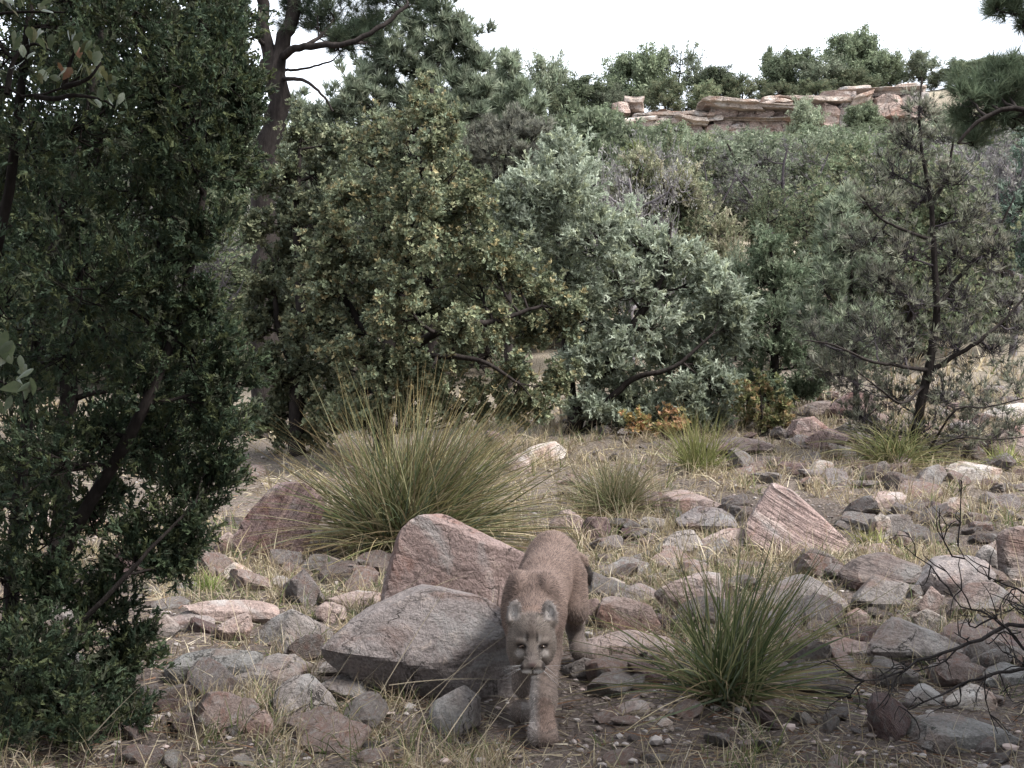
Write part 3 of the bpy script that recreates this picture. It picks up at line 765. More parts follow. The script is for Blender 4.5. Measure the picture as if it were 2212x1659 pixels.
# tall dry seed stalks -------------------------------------------------
def stalks():
    rg = np.random.default_rng(77)
    ps = []
    def one(foot, tip, Y0, Y1, w, sag=.0):
        a = P(foot[0], foot[1], Y0); b = P(tip[0], tip[1], Y1)
        v = b - a; L = np.linalg.norm(v)
        ps.append(blades(a[None], v[None], np.array([L]), np.array([w]), np.array([sag]), np.array([[.44, .37, .27]]) * rg.uniform(.8, 1.15), rg, 6))
    for f, t, Y, w, s in [((1000, 1650), (1175, 1405), 4.15, .0042, .02), ((880, 1590), (1075, 1320), 4.4, .004, .05), ((920, 1560), (1090, 1300), 4.5, .004, .02), ((820, 1500), (1000, 1190), 4.9, .004, .05),
                          ((640, 1600), (800, 1330), 4.5, .004, .04), ((560, 1620), (720, 1380), 4.4, .0035, .1), ((700, 1560), (870, 1370), 4.6, .0035, .06), ((170, 1610), (460, 1390), 3.9, .0045, .18),
                          ((190, 1600), (330, 1440), 3.9, .004, .05), ((800, 1600), (1160, 1300), 4.6, .003, .04), ((430, 1620), (400, 1470), 4.3, .004, .04), ((600, 1640), (700, 1440), 4.3, .0035, .05),
                          ((840, 1480), (1110, 1440), 4.6, .0035, .12), ((960, 1600), (1060, 1440), 4.4, .0035, .08), ((1250, 1300), (1380, 1200), 6.2, .004, .1),
                          ((840, 1300), (990, 1180), 5.6, .004, .06), ((900, 1290), (1010, 1215), 5.6, .004, .2), ((735, 1330), (790, 1140), 6.3, .0035, .02), ((660, 1240), (700, 1110), 7.0, .004, .02),
                          ((1560, 1290), (1550, 1030), 6.4, .004, .02), ((1620, 1240), (1600, 1010), 7.0, .004, .02), ((1720, 1260), (1690, 1060), 6.8, .004, .03), ((1480, 1200), (1460, 1020), 7.4, .004, .03),
                          ((1330, 1200), (1340, 1000), 8.0, .0045, .02), ((1890, 1230), (1905, 1060), 7.6, .004, .03), ((1300, 1120), (1270, 960), 8.6, .0045, .03)]:
        one(f, t, Y, Y + rg.uniform(-.15, .15), w, s)
    n = 150
    y = rg.uniform(5.5, 13, n); x = rg.uniform(-.3, .45, n) * y
    k = (x / y * FQ + 1106 > 1260)
    x, y = x[k], y[k]; n = len(x)
    base = np.stack([x, y, ground(x, y)], -1)
    ps.append(blades(base, dirs(n, rg, np.abs(rg.normal(0, .22, n))), rg.uniform(.28, .6, n), np.full(n, .0045), rg.uniform(0, .25, n), np.array([[.45, .37, .26]]) * rg.uniform(.7, 1.1, (n, 1)), rg, 5))
    n = 260
    y = rg.uniform(3.9, 6.6, n); x = rg.uniform(-.34, .45, n) * y
    qx = x / y * FQ + 1106
    k = ((qx < 1060) & (qx > 300)) | (qx > 1560)
    x, y = x[k], y[k]; n = len(x)
    ps.append(blades(np.stack([x, y, ground(x, y)], -1), dirs(n, rg, np.abs(rg.normal(.1, .32, n)), (.15, 0)), rg.uniform(.15, .42, n), np.full(n, .0032), rg.uniform(0, .5, n), np.array([[.46, .39, .28]]) * rg.uniform(.6, 1.1, (n, 1)), rg, 5))
    V, F, C = merge(ps)
    put("grass_stalks", mesh("grass_stalks", V, F, C), M_GRASS, kind="stuff", label="tall thin dry seed stalks rising above the grass", category="grass")
stalks()

# big clumps of long narrow leaves ---------------------------------------
def clump(qx, qy, n, L, w, label, seed, lean=(0, 0), spread=.62, droop=(.05, .5), greens=None, dry=.25, core=.10, tipdry=.35, nm="grass_clump", jitter=0.12, Y=None):
    rg = np.random.default_rng(seed)
    c = hit(qx, qy) if Y is None else P(qx, qy, Y)
    c = np.array([c[0], c[1], G(c[0], c[1])])
    t = thing(nm, label, "grass clump", c)
    greens = np.array(greens)
    def lay(n, cols, sp, dr, Lk, zc):
        base = np.stack([rg.normal(0, core, n), rg.normal(0, core, n), rg.uniform(-.02, zc, n)], -1)
        d = dirs(n, rg, sp, lean)
        d = d + np.concatenate([base[:, :2] / max(core, 1e-3) * .12, np.zeros((n, 1))], 1) + rg.normal(0, jitter * .3, (n, 3))
        col = cols[rg.integers(0, len(cols), n)] * rg.uniform(.65, 1.2, (n, 1))
        tip = np.array([[.34, .25, .12]]) * rg.uniform(.6, 1.2, (n, 1))
        tip = np.where((rg.random(n) < tipdry)[:, None], tip, col)
        return blades(base, d, L * Lk * rg.uniform(.6, 1.12, n), w * rg.uniform(.7, 1.2, n), rg.uniform(*dr, n), col, rg, 7, tip)
    live = lay(n, greens, np.abs(rg.normal(0, spread, n)) ** .9, droop, 1.0, core * .8)
    V, F, C = live
    put("live_leaves", mesh("live_leaves", V, F, C), M_GRASS, t, kind="stuff")
    nd = int(n * dry)
    V, F, C = lay(nd, np.array([(.30, .235, .135), (.22, .165, .10), (.36, .30, .20)]), rg.uniform(.6, 1.1, nd), (.3, .75), .85, .05)
    put("dry_leaves", mesh("dry_leaves", V, F, C), M_GRASS, t, kind="stuff", label="dry straw-coloured leaves around the base")
    return t

SOTOL = [(.098, .108, .045), (.075, .090, .042), (.125, .130, .062), (.085, .105, .065), (.155, .145, .068), (.135, .105, .062), (.19, .16, .10), (.25, .235, .135)]
clump(880, 1188, 1900, 1.3, .0105, "huge spiky clump of long olive-green leaves behind the boulders", 3, lean=(.17, .04), spread=.58, droop=(.02, .40), greens=SOTOL, dry=.16, core=.13, tipdry=.45)
clump(1570, 1505, 420, .80, .0088, "spiky clump of long green arching leaves in the near right", 4, lean=(.17, -.02), spread=.66, droop=(.0, .34), greens=[(.080, .100, .042), (.062, .082, .036), (.11, .125, .058), (.10, .12, .075), (.14, .13, .07), (.20, .20, .10)], dry=.25, core=.055, tipdry=.3)
clump(1325, 1108, 760, .60, .0078, "fine rounded clump of grey-green and straw leaves in the middle", 5, spread=.50, droop=(.03, .4), greens=[(.15, .155, .075), (.115, .13, .06), (.20, .18, .11), (.27, .22, .14)], dry=.3, core=.09)
clump(1512, 1020, 260, .66, .009, "upright yellow-green clump below the grey juniper", 6, spread=.36, droop=(.0, .22), greens=[(.19, .20, .075), (.16, .175, .065), (.24, .23, .10)], dry=.3, core=.07)
clump(1935, 1010, 330, .85, .010, "drooping grass clump around the thin pinyon's foot", 8, spread=.6, droop=(.2, .8), greens=[(.12, .14, .055), (.16, .16, .07), (.22, .20, .10)], dry=.35, core=.10)
clump(455, 640, 240, 1.5, .03, "yellowish grass clump on the slope seen through the juniper gap", 9, spread=.5, droop=(.1, .5), greens=[(.24, .22, .09), (.30, .26, .13), (.18, .18, .07)], dry=.4, core=.2, Y=26)
clump(452, 1280, 90, .17, .005, "small bright green tuft beneath the juniper's tip", 10, spread=.45, droop=(.0, .3), greens=[(.20, .25, .07), (.16, .21, .06)], dry=.1, core=.03)
clump(2170, 1010, 120, .30, .008, "bright yellow-green tuft at the right edge beside the white slab", 11, spread=.5, droop=(.0, .3), greens=[(.26, .28, .09), (.21, .24, .08)], dry=.1, core=.06)
clump(1885, 1178, 90, .17, .007, "small yellow-green tuft in front of the grey stone", 12, spread=.5, droop=(.0, .3), greens=[(.25, .25, .09), (.20, .21, .08)], dry=.3, core=.05)
# ================================================================== trees
def tpl(tris):
    V = np.concatenate(tris); F = np.arange(len(V)).reshape(-1, 3)
    return V, F

def needle(a, b, w, rng):
    a, b = np.array(a, float), np.array(b, float)
    s = unit(np.cross(b - a, rng.normal(0, 1, 3))) * w / 2
    return np.array([a - s, a + s, b])

def T_juniper(seed, n=6, fork=True, w=.20):
    """flat-ish spray: a stem with forked scale-leaf fingers"""
    rng = np.random.default_rng(seed); o = [needle((0, 0, 0), (0, 0, 1.0), w * .8, rng)]
    for i in range(n):
        z = .12 + .8 * i / n; a = rng.uniform(0, 6.28); l = .5 * (1 - .5 * z) * rng.uniform(.7, 1.2)
        tip = np.array([math.cos(a) * l * .75, math.sin(a) * l * .75, z + l * .75])
        o.append(needle((0, 0, z), tip, w, rng))
        if fork:
            m = np.array([0, 0, z]) * .45 + tip * .55
            o.append(needle(m, m + np.array([rng.normal(0, .12), rng.normal(0, .12), l * .45]), w * .8, rng))
    return tpl(o)

def T_tuft(seed, n=14, w=.05, open_=1.2):
    rng = np.random.default_rng(seed); o = []
    for i in range(n):
        a = rng.uniform(0, 6.28); e = rng.uniform(.15, open_); l = rng.uniform(.75, 1.05)
        b = rng.uniform(0, .3)
        o.append(needle((0, 0, b), (math.sin(e) * math.cos(a) * l, math.sin(e) * math.sin(a) * l, b + math.cos(e) * l), w, rng))
    return tpl(o)

def T_oak(seed, n=6, wid=.52):
    """a rosette of oval leaves, each folded along its midrib"""
    rng = np.random.default_rng(seed); o = []
    for i in range(n):
        a = i / n * 6.28 + rng.normal(0, .3); e = rng.uniform(.5, 1.35); l = rng.uniform(.75, 1.1)
        d = np.array([math.sin(e) * math.cos(a), math.sin(e) * math.sin(a), math.cos(e)])
        s = unit(np.cross(d, rng.normal(0, .5, 3) + np.array([0, 0, 1]))) * wid * l / 2
        up = unit(np.cross(s, d)) * .08 * l
        b = d * .08; t = d * l; m = d * l * .58
        o += [np.array([b, m + s + up, t]), np.array([b, t, m - s + up])]
    return tpl(o)

def T_clump(seed, n=7, w=.5):
    rng = np.random.default_rng(seed); o = []
    for i in range(n):
        c = rng.normal(0, .35, 3); d = unit(rng.normal(0, 1, 3) + np.array([0, 0, .5])); s = unit(np.cross(d, rng.normal(0, 1, 3))) * w * .5
        l = rng.uniform(.5, .9)
        o += [np.array([c, c + d * l * .5 + s * .6, c + d * l]), np.array([c, c + d * l, c + d * l * .5 - s * .6])]
    return tpl(o)

TP = {
    'juniper': [T_juniper(s, 5) for s in range(4)],
    'plume': [T_juniper(10 + s, 7, True, .17) for s in range(4)],
    'tuft': [T_tuft(s, 12, .13, 1.0) for s in range(4)],
    'needles': [T_tuft(20 + s, 30, .03, 1.5) for s in range(3)],
    'oak': [T_oak(s) for s in range(4)],
    'clump': [T_clump(s) for s in range(4)],
}

def foliage(kind, pos, d, s, cols, rng, bright=(.6, 1.25), roll=True):
    n = len(pos); k = rng.integers(0, len(TP[kind]), n)
    cols = np.asarray(cols)
    c = cols[rng.integers(0, len(cols), n)] * rng.uniform(bright[0], bright[1], (n, 1))
    out = []
    for i, (T, TF) in enumerate(TP[kind]):
        m = k == i
        if m.any():
            sh = np.repeat(rng.uniform(.8, 1.2, len(T) // 3), 3)
            out.append(scatter(T, TF, pos[m], d[m], s[m], c[m], rng, sh, roll))
    return merge(out)

def grow(origin, trunks, lobes, rng, subs=16, twigs=4, leaves=4, limb_r=.022, twig_len=.5, up=.35, spread=.12, droop=0.0, fill=.45, twig_r=.17, twig_mesh=True):
    """skeleton: stems -> limbs to each lobe -> sub-branches -> twigs -> leaf sites (all relative to origin)"""
    V, F = [], []
    nv = 0
    def add(A, Rr, sides):
        nonlocal nv
        v, f = tubes(A, Rr, sides); V.append(v); F.append(f + nv); nv += len(v)
    stem_pts, stem_r = [], []
    for pts, r0, r1 in trunks:
        a = spline(pts, 22)
        a[1:] += rng.normal(0, 1, (21, 3)) * r1 * .35
        rr = np.linspace(r0, r1, 22); rr[0] *= 1.35; rr[1] *= 1.12
        add(a[None], rr[None], 8)
        stem_pts.append(a); stem_r.append(rr)
    SP, SR = np.concatenate(stem_pts), np.concatenate(stem_r)
    trunkV, trunkF = np.concatenate(V), np.concatenate(F)
    V, F, nv = [], [], 0
    C = np.array([l[0] for l in lobes]); Rd = np.array([l[1] for l in lobes])
    m = len(C)
    hd = np.linalg.norm(C[:, None, :2] - SP[None, :, :2], axis=-1)
    dd = np.linalg.norm(C[:, None] - SP[None], axis=-1) + np.maximum(SP[None, :, 2] - (C[:, None, 2] - .35 * hd), 0) * 1.6
    at = dd.argmin(1)
    A = SP[at]
    bow = (C - A) * .08 + np.array([0, 0, -.08]) * np.linalg.norm(C - A, axis=1)[:, None]
    limb = arcs(A, C, 9, bow, .05, rng)
    lr = np.minimum(limb_r, SR[at] * .7)
    add(limb, lr[:, None] * np.linspace(1, .35, 9)[None], 6)
    # sub-branches
    li = np.repeat(np.arange(m), subs)
    n = len(li)
    u = unit(rng.normal(0, 1, (n, 3))) * (rng.random(n) ** fill)[:, None]
    tgt = C[li] + u * Rd[li]
    st = limb[li, rng.integers(3, 9, n)]
    bow = rng.normal(0, .06, (n, 3)) * np.linalg.norm(tgt - st, axis=1)[:, None] + np.array([0, 0, -.05])
    sub = arcs(st, tgt, 6, bow, .06, rng)
    add(sub, lr[li][:, None] * .42 * np.linspace(1, .3, 6)[None], 3)
    # twigs
    ti = np.repeat(np.arange(n), twigs)
    k = len(ti)
    st = sub[ti, rng.integers(2, 6, k)]
    rmean = Rd[li[ti]].mean(1)
    axis = unit(sub[ti, -1] - sub[ti, 2])
    td = unit(axis * .8 + rng.normal(0, .6, (k, 3)) + np.array([0, 0, up]) + .5 * u[ti])
    en = st + td * (rmean * twig_len * rng.uniform(.5, 1.2, k))[:, None]
    tw = arcs(st, en, 3, np.array([[0, 0, -.04 - droop * .3]]) * rmean[:, None], .05, rng)
    if twig_mesh: add(tw, lr[li[ti]][:, None] * twig_r * np.linspace(1, .4, 3)[None], 3)
    # leaf sites
    fi = np.repeat(np.arange(k), leaves)
    q = rng.uniform(.25, 1, len(fi))
    pos = tw[fi, 0] * (1 - q)[:, None] + tw[fi, -1] * q[:, None] + rng.normal(0, 1, (len(fi), 3)) * (rmean[fi] * spread)[:, None]
    dr = unit(td[fi] * .7 + rng.normal(0, .5, (len(fi), 3)) + np.array([0, 0, up - droop]) + u[ti[fi]] * .4)
    return (trunkV, trunkF), (np.concatenate(V), np.concatenate(F)), pos, dr

def tree(name, label, category, base_q, Y, trunks_q, lobes_q, leaf, size, cols, seed, bark=None, group=None, depth=.85, crown_part="crown", bright=(.6, 1.25), lmat=None, twig_bark=None, keep=1.0, swell=1.12, **kw):
    """a tree whose stems and crown masses are given where they show; Y the distance of its trunk"""
    rng = np.random.default_rng(seed)
    b = P(base_q[0], base_q[1], Y)
    z0 = G(b[0], b[1])
    O = np.array([b[0], b[1], z0])
    t = thing(name, label, category, O, group)
    tr = []
    for pts, r0, r1 in trunks_q:
        p = np.array([P(p[0], p[1], Y + (p[2] if len(p) > 2 else 0)) for p in pts]) - O
        if pts is trunks_q[0][0] or abs(p[0][2]) < .6: p[0][2] = -.08
        tr.append((p, r0, r1))
    lb = []
    for l in lobes_q:
        r = l[2] / FQ * Y * swell
        dy = l[3] if len(l) > 3 else rng.uniform(-.45, .45) * depth * r * 2
        c = P(l[0], l[1], Y + dy) - O
        lb.append((c, np.array([r, r * depth, r * .9])))
    (tv, tf), (bv, bf), pos, dr = grow(O, tr, lb, rng, **kw)
    bark = bark or M_BARK
    put("trunk", mesh("trunk", tv, tf, smooth=True), bark, t)
    put("branches", mesh("branches", bv, bf, smooth=True), twig_bark or bark, t, kind="stuff")
    gz = ground(pos[:, 0] + O[0], pos[:, 1] + O[1], False) - O[2]
    m = (pos[:, 2] > gz + .03) & (rng.random(len(pos)) < keep)
    pos, dr = pos[m], dr[m]
    if leaf:
        V, F, C = foliage(leaf, pos, dr, size * rng.uniform(.65, 1.25, len(pos)), cols, rng, bright)
        put(crown_part, mesh(crown_part, V, F, C), lmat or M_LEAF, t, kind="stuff")
    return t

JUN = [(.050, .070, .041), (.061, .081, .044), (.043, .061, .039), (.080, .092, .044), (.057, .063, .041)]
tree("juniper_tree", "big dark juniper filling the left side, its lit tip yellow-green", "tree", (20, 1560), 5.0,
     [([(20, 1570), (60, 1400, .1), (140, 1190, .1), (240, 1010, 0), (310, 880, -.1), (400, 640, 0), (450, 300, .2), (440, 60, .3)], .036, .008),
      ([(10, 1570), (30, 1200, .3), (60, 900, .4), (110, 560, .4), (190, 240, .5), (240, -60, .5)], .04, .010),
      ([(0, 1560), (-60, 1200, .1), (-60, 800, 0), (20, 400, -.1), (60, 60, 0), (100, -250, .2)], .04, .010),
      ([(30, 1560), (110, 1420, -.2), (230, 1290, -.25), (330, 1180, -.2), (420, 1090, -.1)], .018, .005)],
     [(430, 40, 110), (300, 30, 130), (140, 40, 150), (-20, 80, 150), (480, 150, 80), (390, 190, 110), (250, 220, 140), (80, 250, 150), (490, 290, 62), (410, 340, 100), (280, 390, 130), (110, 430, 150), (-30, 400, 130),
      (440, 470, 74), (340, 520, 100), (180, 580, 140), (20, 620, 150), (330, 660, 100), (440, 640, 36), (160, 740, 140), (0, 800, 140), (420, 750, 80), (310, 800, 110), (505, 800, 52), (480, 900, 72), (370, 910, 110), (220, 900, 130), (60, 960, 150),
      (470, 1010, 52), (360, 1040, 90), (210, 1060, 110), (60, 1110, 110), (420, 1120, 52), (390, 1200, 46), (300, 1180, 70), (240, 1300, 70), (290, 1380, 52), (120, 1260, 90), (0, 1250, 100), (120, 1400, 100), (10, 1400, 110), (250, 1450, 70),
      (170, 1530, 100), (40, 1540, 110), (280, 1550, 52), (230, 1620, 80), (90, 1650, 100), (-50, 1620, 100), (200, -80, 150), (380, -80, 120), (50, -100, 150), (70, 1640, 90, -.45), (190, 1600, 80, -.4), (-40, 1560, 110, -.5), (130, 1500, 90, -.4), (250, 1560, 60, -.3), (300, 1620, 50, -.3), (20, 1400, 100, -.4), (528, 170, 46, .2), (522, 260, 50, .3), (540, 225, 36, .2), (515, 350, 40, .3), (500, 100, 60, .3)],
     'juniper', .056, JUN, 31, subs=15, twigs=5, leaves=5, limb_r=.010, twig_len=.42, up=.35, spread=.10, depth=1.0, bright=(.55, 1.35), twig_mesh=False)

tree("juniper_tree", "second dark juniper crowding behind the big one at the left", "tree", (120, 1200), 7.4,
     [([(120, 1240), (140, 900), (180, 500), (240, 100), (250, -200)], .07, .02)],
     [(60, 80, 190), (260, 100, 180), (420, 110, 120), (90, 380, 200), (300, 400, 170), (430, 380, 90), (70, 680, 200), (270, 690, 140), (110, 940, 160), (300, 930, 130), (450, 890, 80), (-60, 500, 160), (440, 250, 100), (180, 250, 170), (190, 550, 160), (0, 1050, 130), (330, 0, 150), (140, -20, 180), (470, 30, 70), (-40, 250, 160), (480, 180, 60), (370, 250, 110), (360, 560, 110), (400, 760, 90)],
     'juniper', .108, JUN, 32, subs=15, twigs=5, leaves=5, limb_r=.02, twig_len=.42, up=.35, spread=.12, depth=.8, twig_mesh=False)

OAK = [(.150, .165, .098), (.172, .185, .108), (.125, .145, .090), (.195, .195, .118), (.115, .138, .092), (.16, .172, .104), (.23, .195, .105), (.14, .16, .10)]
tree("oak_tree", "olive-leaved oak in the centre with some yellowing leaves", "tree", (828, 925), 12.3,
     [([(828, 930), (828, 840), (835, 770), (855, 690), (885, 570), (905, 420), (925, 280), (935, 190)], .10, .02),
      ([(832, 790), (900, 745, -.2), (980, 705, -.4), (1080, 690, -.3), (1170, 660, -.2)], .06, .015),
      ([(830, 760), (770, 690, .2), (730, 600, .3), (720, 480, .3)], .055, .015),
      ([(835, 800), (930, 770, -.3), (1040, 780, -.4), (1120, 830, -.4)], .045, .012)],
     [(800, 300, 72), (870, 330, 80), (940, 240, 52), (915, 200, 34), (975, 380, 80), (850, 430, 90), (760, 400, 74), (1010, 480, 74), (730, 500, 76), (880, 550, 90), (790, 570, 80), (1020, 590, 76), (1110, 570, 66), (1170, 620, 60), (700, 620, 74), (800, 680, 70), (930, 650, 70),
      (1060, 690, 60), (1130, 700, 56), (1210, 700, 50), (1240, 660, 36), (720, 730, 66), (990, 760, 52), (1120, 800, 52), (1200, 820, 44), (1170, 870, 40), (680, 690, 60), (860, 735, 44), (1050, 530, 62), (930, 470, 76), (690, 560, 60), (1040, 420, 44), (700, 870, 50), (770, 830, 50), (900, 830, 44), (1040, 850, 50), (1100, 880, 44), (740, 900, 40), (960, 860, 40), (890, 520, 56, -.8), (905, 420, 54, -.7), (855, 620, 54, -.8), (935, 300, 40, -.5), (840, 690, 44, -.7), (980, 700, 50, -.8), (830, 800, 48, -.6), (785, 770, 48, -.6), (875, 780, 44, -.6), (830, 870, 40, -.5), (760, 885, 44, -.4), (920, 800, 48, -.5), (890, 880, 40, -.4)],
     'oak', .050, OAK, 41, subs=18, twigs=5, leaves=5, limb_r=.022, twig_len=.4, up=.5, spread=.09, bright=(.55, 1.4), lmat=M_OAK, twig_mesh=False)
tree("oak_tree", "darker oak beside the pine trunk behind the juniper", "tree", (640, 925), 12.9,
     [([(640, 930), (640, 800), (650, 660), (640, 480), (650, 300)], .09, .018), ([(640, 800), (600, 700), (590, 560)], .05, .012)],
     [(650, 290, 60), (600, 380, 60), (690, 370, 64), (620, 470, 60), (700, 460, 56), (600, 560, 56), (660, 560, 56), (590, 660, 50), (640, 730, 60), (700, 800, 56), (610, 800, 56), (660, 860, 56), (600, 880, 44), (720, 880, 40), (540, 480, 44), (560, 700, 34), (740, 300, 50), (570, 780, 40), (620, 930, 50), (570, 900, 40), (680, 930, 44), (560, 620, 34)],
     'oak', .050, [tuple(x * .85 for x in c) for c in OAK[:6]], 42, subs=17, twigs=5, leaves=5, limb_r=.018, twig_len=.4, up=.5, spread=.09, bright=(.55, 1.3), lmat=M_OAK, twig_mesh=False)

GREYJ = [(.30, .335, .255), (.335, .37, .29), (.265, .30, .225), (.36, .39, .31), (.29, .31, .21)]
tree("juniper_tree", "pale grey-green juniper with feathery sprays right of the oak", "tree", (1232, 930), 13.6,
     [([(1232, 935), (1262, 870), (1310, 790), (1370, 700), (1430, 600), (1450, 480)], .085, .015),
      ([(1240, 920), (1230, 800, .2), (1210, 650, .3), (1205, 480, .3), (1205, 320, .3)], .06, .012),
      ([(1250, 890), (1350, 830, -.2), (1460, 790, -.3), (1540, 720, -.3)], .05, .012)],
     [(1205, 340, 56), (1160, 410, 64), (1250, 400, 70), (1130, 500, 50), (1200, 490, 76), (1290, 500, 72), (1370, 520, 62), (1430, 540, 56), (1230, 580, 80), (1330, 600, 80), (1430, 620, 76), (1510, 600, 56), (1560, 640, 46), (1280, 680, 72), (1390, 700, 76), (1490, 700, 72), (1570, 700, 46),
      (1340, 780, 62), (1440, 780, 66), (1540, 780, 54), (1290, 800, 46), (1390, 850, 50), (1480, 860, 56), (1560, 840, 42), (1280, 880, 36), (1350, 900, 34), (1430, 905, 34), (1520, 895, 34), (1250, 760, 40), (1110, 420, 34)],
     'plume', .135, GREYJ, 51, subs=16, twigs=5, leaves=4, limb_r=.018, twig_len=.4, up=.25, spread=.10, bright=(.55, 1.2))
tree("juniper_tree", "dark green juniper tucked right of the grey-green one", "tree", (1665, 905), 14.6,
     [([(1665, 910), (1670, 820), (1680, 700), (1665, 540)], .07, .015)],
     [(1660, 530, 40), (1640, 600, 50), (1700, 600, 46), (1660, 680, 60), (1730, 680, 46), (1620, 740, 50), (1690, 760, 60), (1750, 770, 40), (1650, 830, 54), (1720, 840, 50), (1600, 660, 40), (1600, 820, 40), (1765, 830, 24)],
     'plume', .11, [(.15, .185, .12), (.18, .215, .14), (.125, .16, .10), (.21, .235, .16)], 52, subs=15, twigs=5, leaves=4, limb_r=.016, twig_len=.4, spread=.1)
tree("oak_shrub", "low olive oak shrub in front of the dark green juniper", "shrub", (1645, 925), 13.2,
     [([(1645, 930), (1645, 880), (1640, 830)], .02, .006), ([(1645, 925), (1680, 880), (1690, 850)], .015, .005)],
     [(1610, 860, 34), (1655, 850, 38), (1690, 880, 28), (1630, 890, 34), (1670, 905, 26)],
     'oak', .05, [(.12, .125, .055), (.15, .14, .065), (.10, .11, .05), (.19, .135, .07)], 53, subs=12, twigs=3, leaves=3, limb_r=.008, twig_len=.5, up=.5, spread=.12, lmat=M_OAK)
for bq, lab, lob, sd, cc in (((1375, 945), "orange-leaved oak seedling below the grey-green juniper", [(1365, 895, 22), (1390, 905, 20), (1372, 920, 20), (1395, 935, 16)], 54, [(.34, .19, .10), (.30, .21, .09), (.26, .22, .09), (.20, .19, .08)]),
                             ((1455, 940), "orange-leaved oak seedling touching the upright yellow-green clump", [(1445, 895, 22), (1470, 900, 20), (1455, 920, 20), (1430, 925, 16)], 55, [(.37, .22, .13), (.34, .24, .11), (.40, .26, .16), (.24, .21, .09)])):
    tree("oak_seedling", lab, "shrub", bq, 13.1, [([bq, (bq[0] - 4, bq[1] - 25), (bq[0] - 6, bq[1] - 45)], .008, .003)], lob, 'oak', .042, cc, sd, subs=9, twigs=3, leaves=2, limb_r=.004, twig_len=.6, up=.5, spread=.15, lmat=M_OAK, bright=(.7, 1.3))

PINE = [(.075, .10, .065), (.09, .115, .07), (.065, .09, .06), (.11, .13, .08)]
tree("pine_tree", "tall dark pine with a forked trunk behind the juniper", "tree", (566, 985), 14.4,
     [([(566, 990), (570, 800), (572, 500), (583, 300), (590, 190), (592, 140)], .19, .125),
      ([(592, 150), (572, 90), (566, 20), (560, -120), (570, -300)], .085, .04),
      ([(592, 160), (612, 90), (632, 10), (640, -120), (660, -300)], .10, .05),
      ([(604, 125), (640, 105, -.3), (690, 98, -.5), (760, 92, -.6), (820, 60, -.6), (880, 10, -.5)], .05, .02),
      ([(575, 100), (545, 75, -.3), (515, 68, -.4), (480, 55, -.4)], .03, .012),
      ([(568, 60), (545, 30, .2), (500, 20, .2), (470, -20, .2)], .03, .012),
      ([(600, 170), (660, 175, -.4), (700, 210, -.5), (720, 240, -.5)], .03, .01),
      ([(598, 150), (650, 150, .4), (720, 130, .5)], .02, .01)],
     [(720, 40, 60), (790, 30, 66), (850, 0, 60), (690, -30, 80), (780, -60, 80), (620, -140, 110), (520, -90, 80), (470, -60, 60), (740, 85, 36), (640, 30, 50), (800, 75, 36), (880, -40, 50), (560, -220, 130), (700, -200, 130), (500, 10, 30)],
     'needles', .13, PINE, 61, subs=12, twigs=4, leaves=4, limb_r=.03, twig_len=.45, up=.3, spread=.12, bright=(.5, 1.1))
PINYON = [(.20, .23, .16), (.17, .20, .14), (.235, .265, .185), (.15, .18, .125), (.26, .28, .205)]
tree("pinyon_tree", "rounded pale pinyon rising against the sky beside the dark pine", "tree", (930, 760), 17.5,
     [([(930, 800), (935, 600), (930, 400), (925, 250), (950, 120), (960, 60)], .12, .02), ([(930, 330), (870, 240), (830, 170)], .06, .015), ([(928, 300), (1000, 240), (1020, 160)], .06, .015)],
     [(960, 40, 46), (910, 60, 46), (1000, 80, 50), (860, 90, 46), (950, 110, 56), (1030, 140, 40), (890, 150, 60), (820, 150, 56), (980, 180, 50), (1040, 200, 34), (850, 210, 60), (770, 210, 54), (920, 220, 60), (720, 240, 44), (1000, 240, 44), (800, 270, 60), (730, 300, 50), (680, 270, 34), (640, 240, 30), (870, 280, 50)],
     'tuft', .15, PINYON, 62, subs=16, twigs=5, leaves=3, limb_r=.022, twig_len=.4, up=.8, spread=.07, bright=(.6, 1.3))
tree("pinyon_tree", "narrow pinyon poking above the dusky shrub against the sky", "tree", (1100, 640), 20.0,
     [([(1100, 700), (1100, 450), (1098, 280), (1100, 140)], .08, .015)],
     [(1102, 140, 24), (1085, 180, 30), (1125, 190, 28), (1070, 220, 34), (1110, 230, 38), (1145, 240, 28), (1060, 270, 36)],
     'tuft', .16, PINYON, 63, subs=14, twigs=5, leaves=3, limb_r=.018, twig_len=.45, up=.8, spread=.08)
tree("pinyon_tree", "dusky brown-grey pinyon below the narrow one", "tree", (1100, 700), 17.0,
     [([(1100, 720), (1095, 500), (1090, 380), (1100, 280)], .08, .012), ([(1092, 420), (1140, 340), (1160, 290)], .035, .008), ([(1092, 420), (1050, 330), (1020, 280)], .035, .008)],
     [(1050, 280, 44), (1100, 270, 40), (1140, 290, 40), (1080, 330, 46), (1030, 330, 34), (1130, 340, 40), (1060, 390, 40), (1110, 400, 40), (1160, 330, 24)],
     'tuft', .10, [(.18, .18, .145), (.15, .15, .12), (.21, .205, .165), (.13, .13, .11)], 64, subs=16, twigs=5, leaves=3, limb_r=.018, twig_len=.5, up=.7, spread=.08, keep=.75)
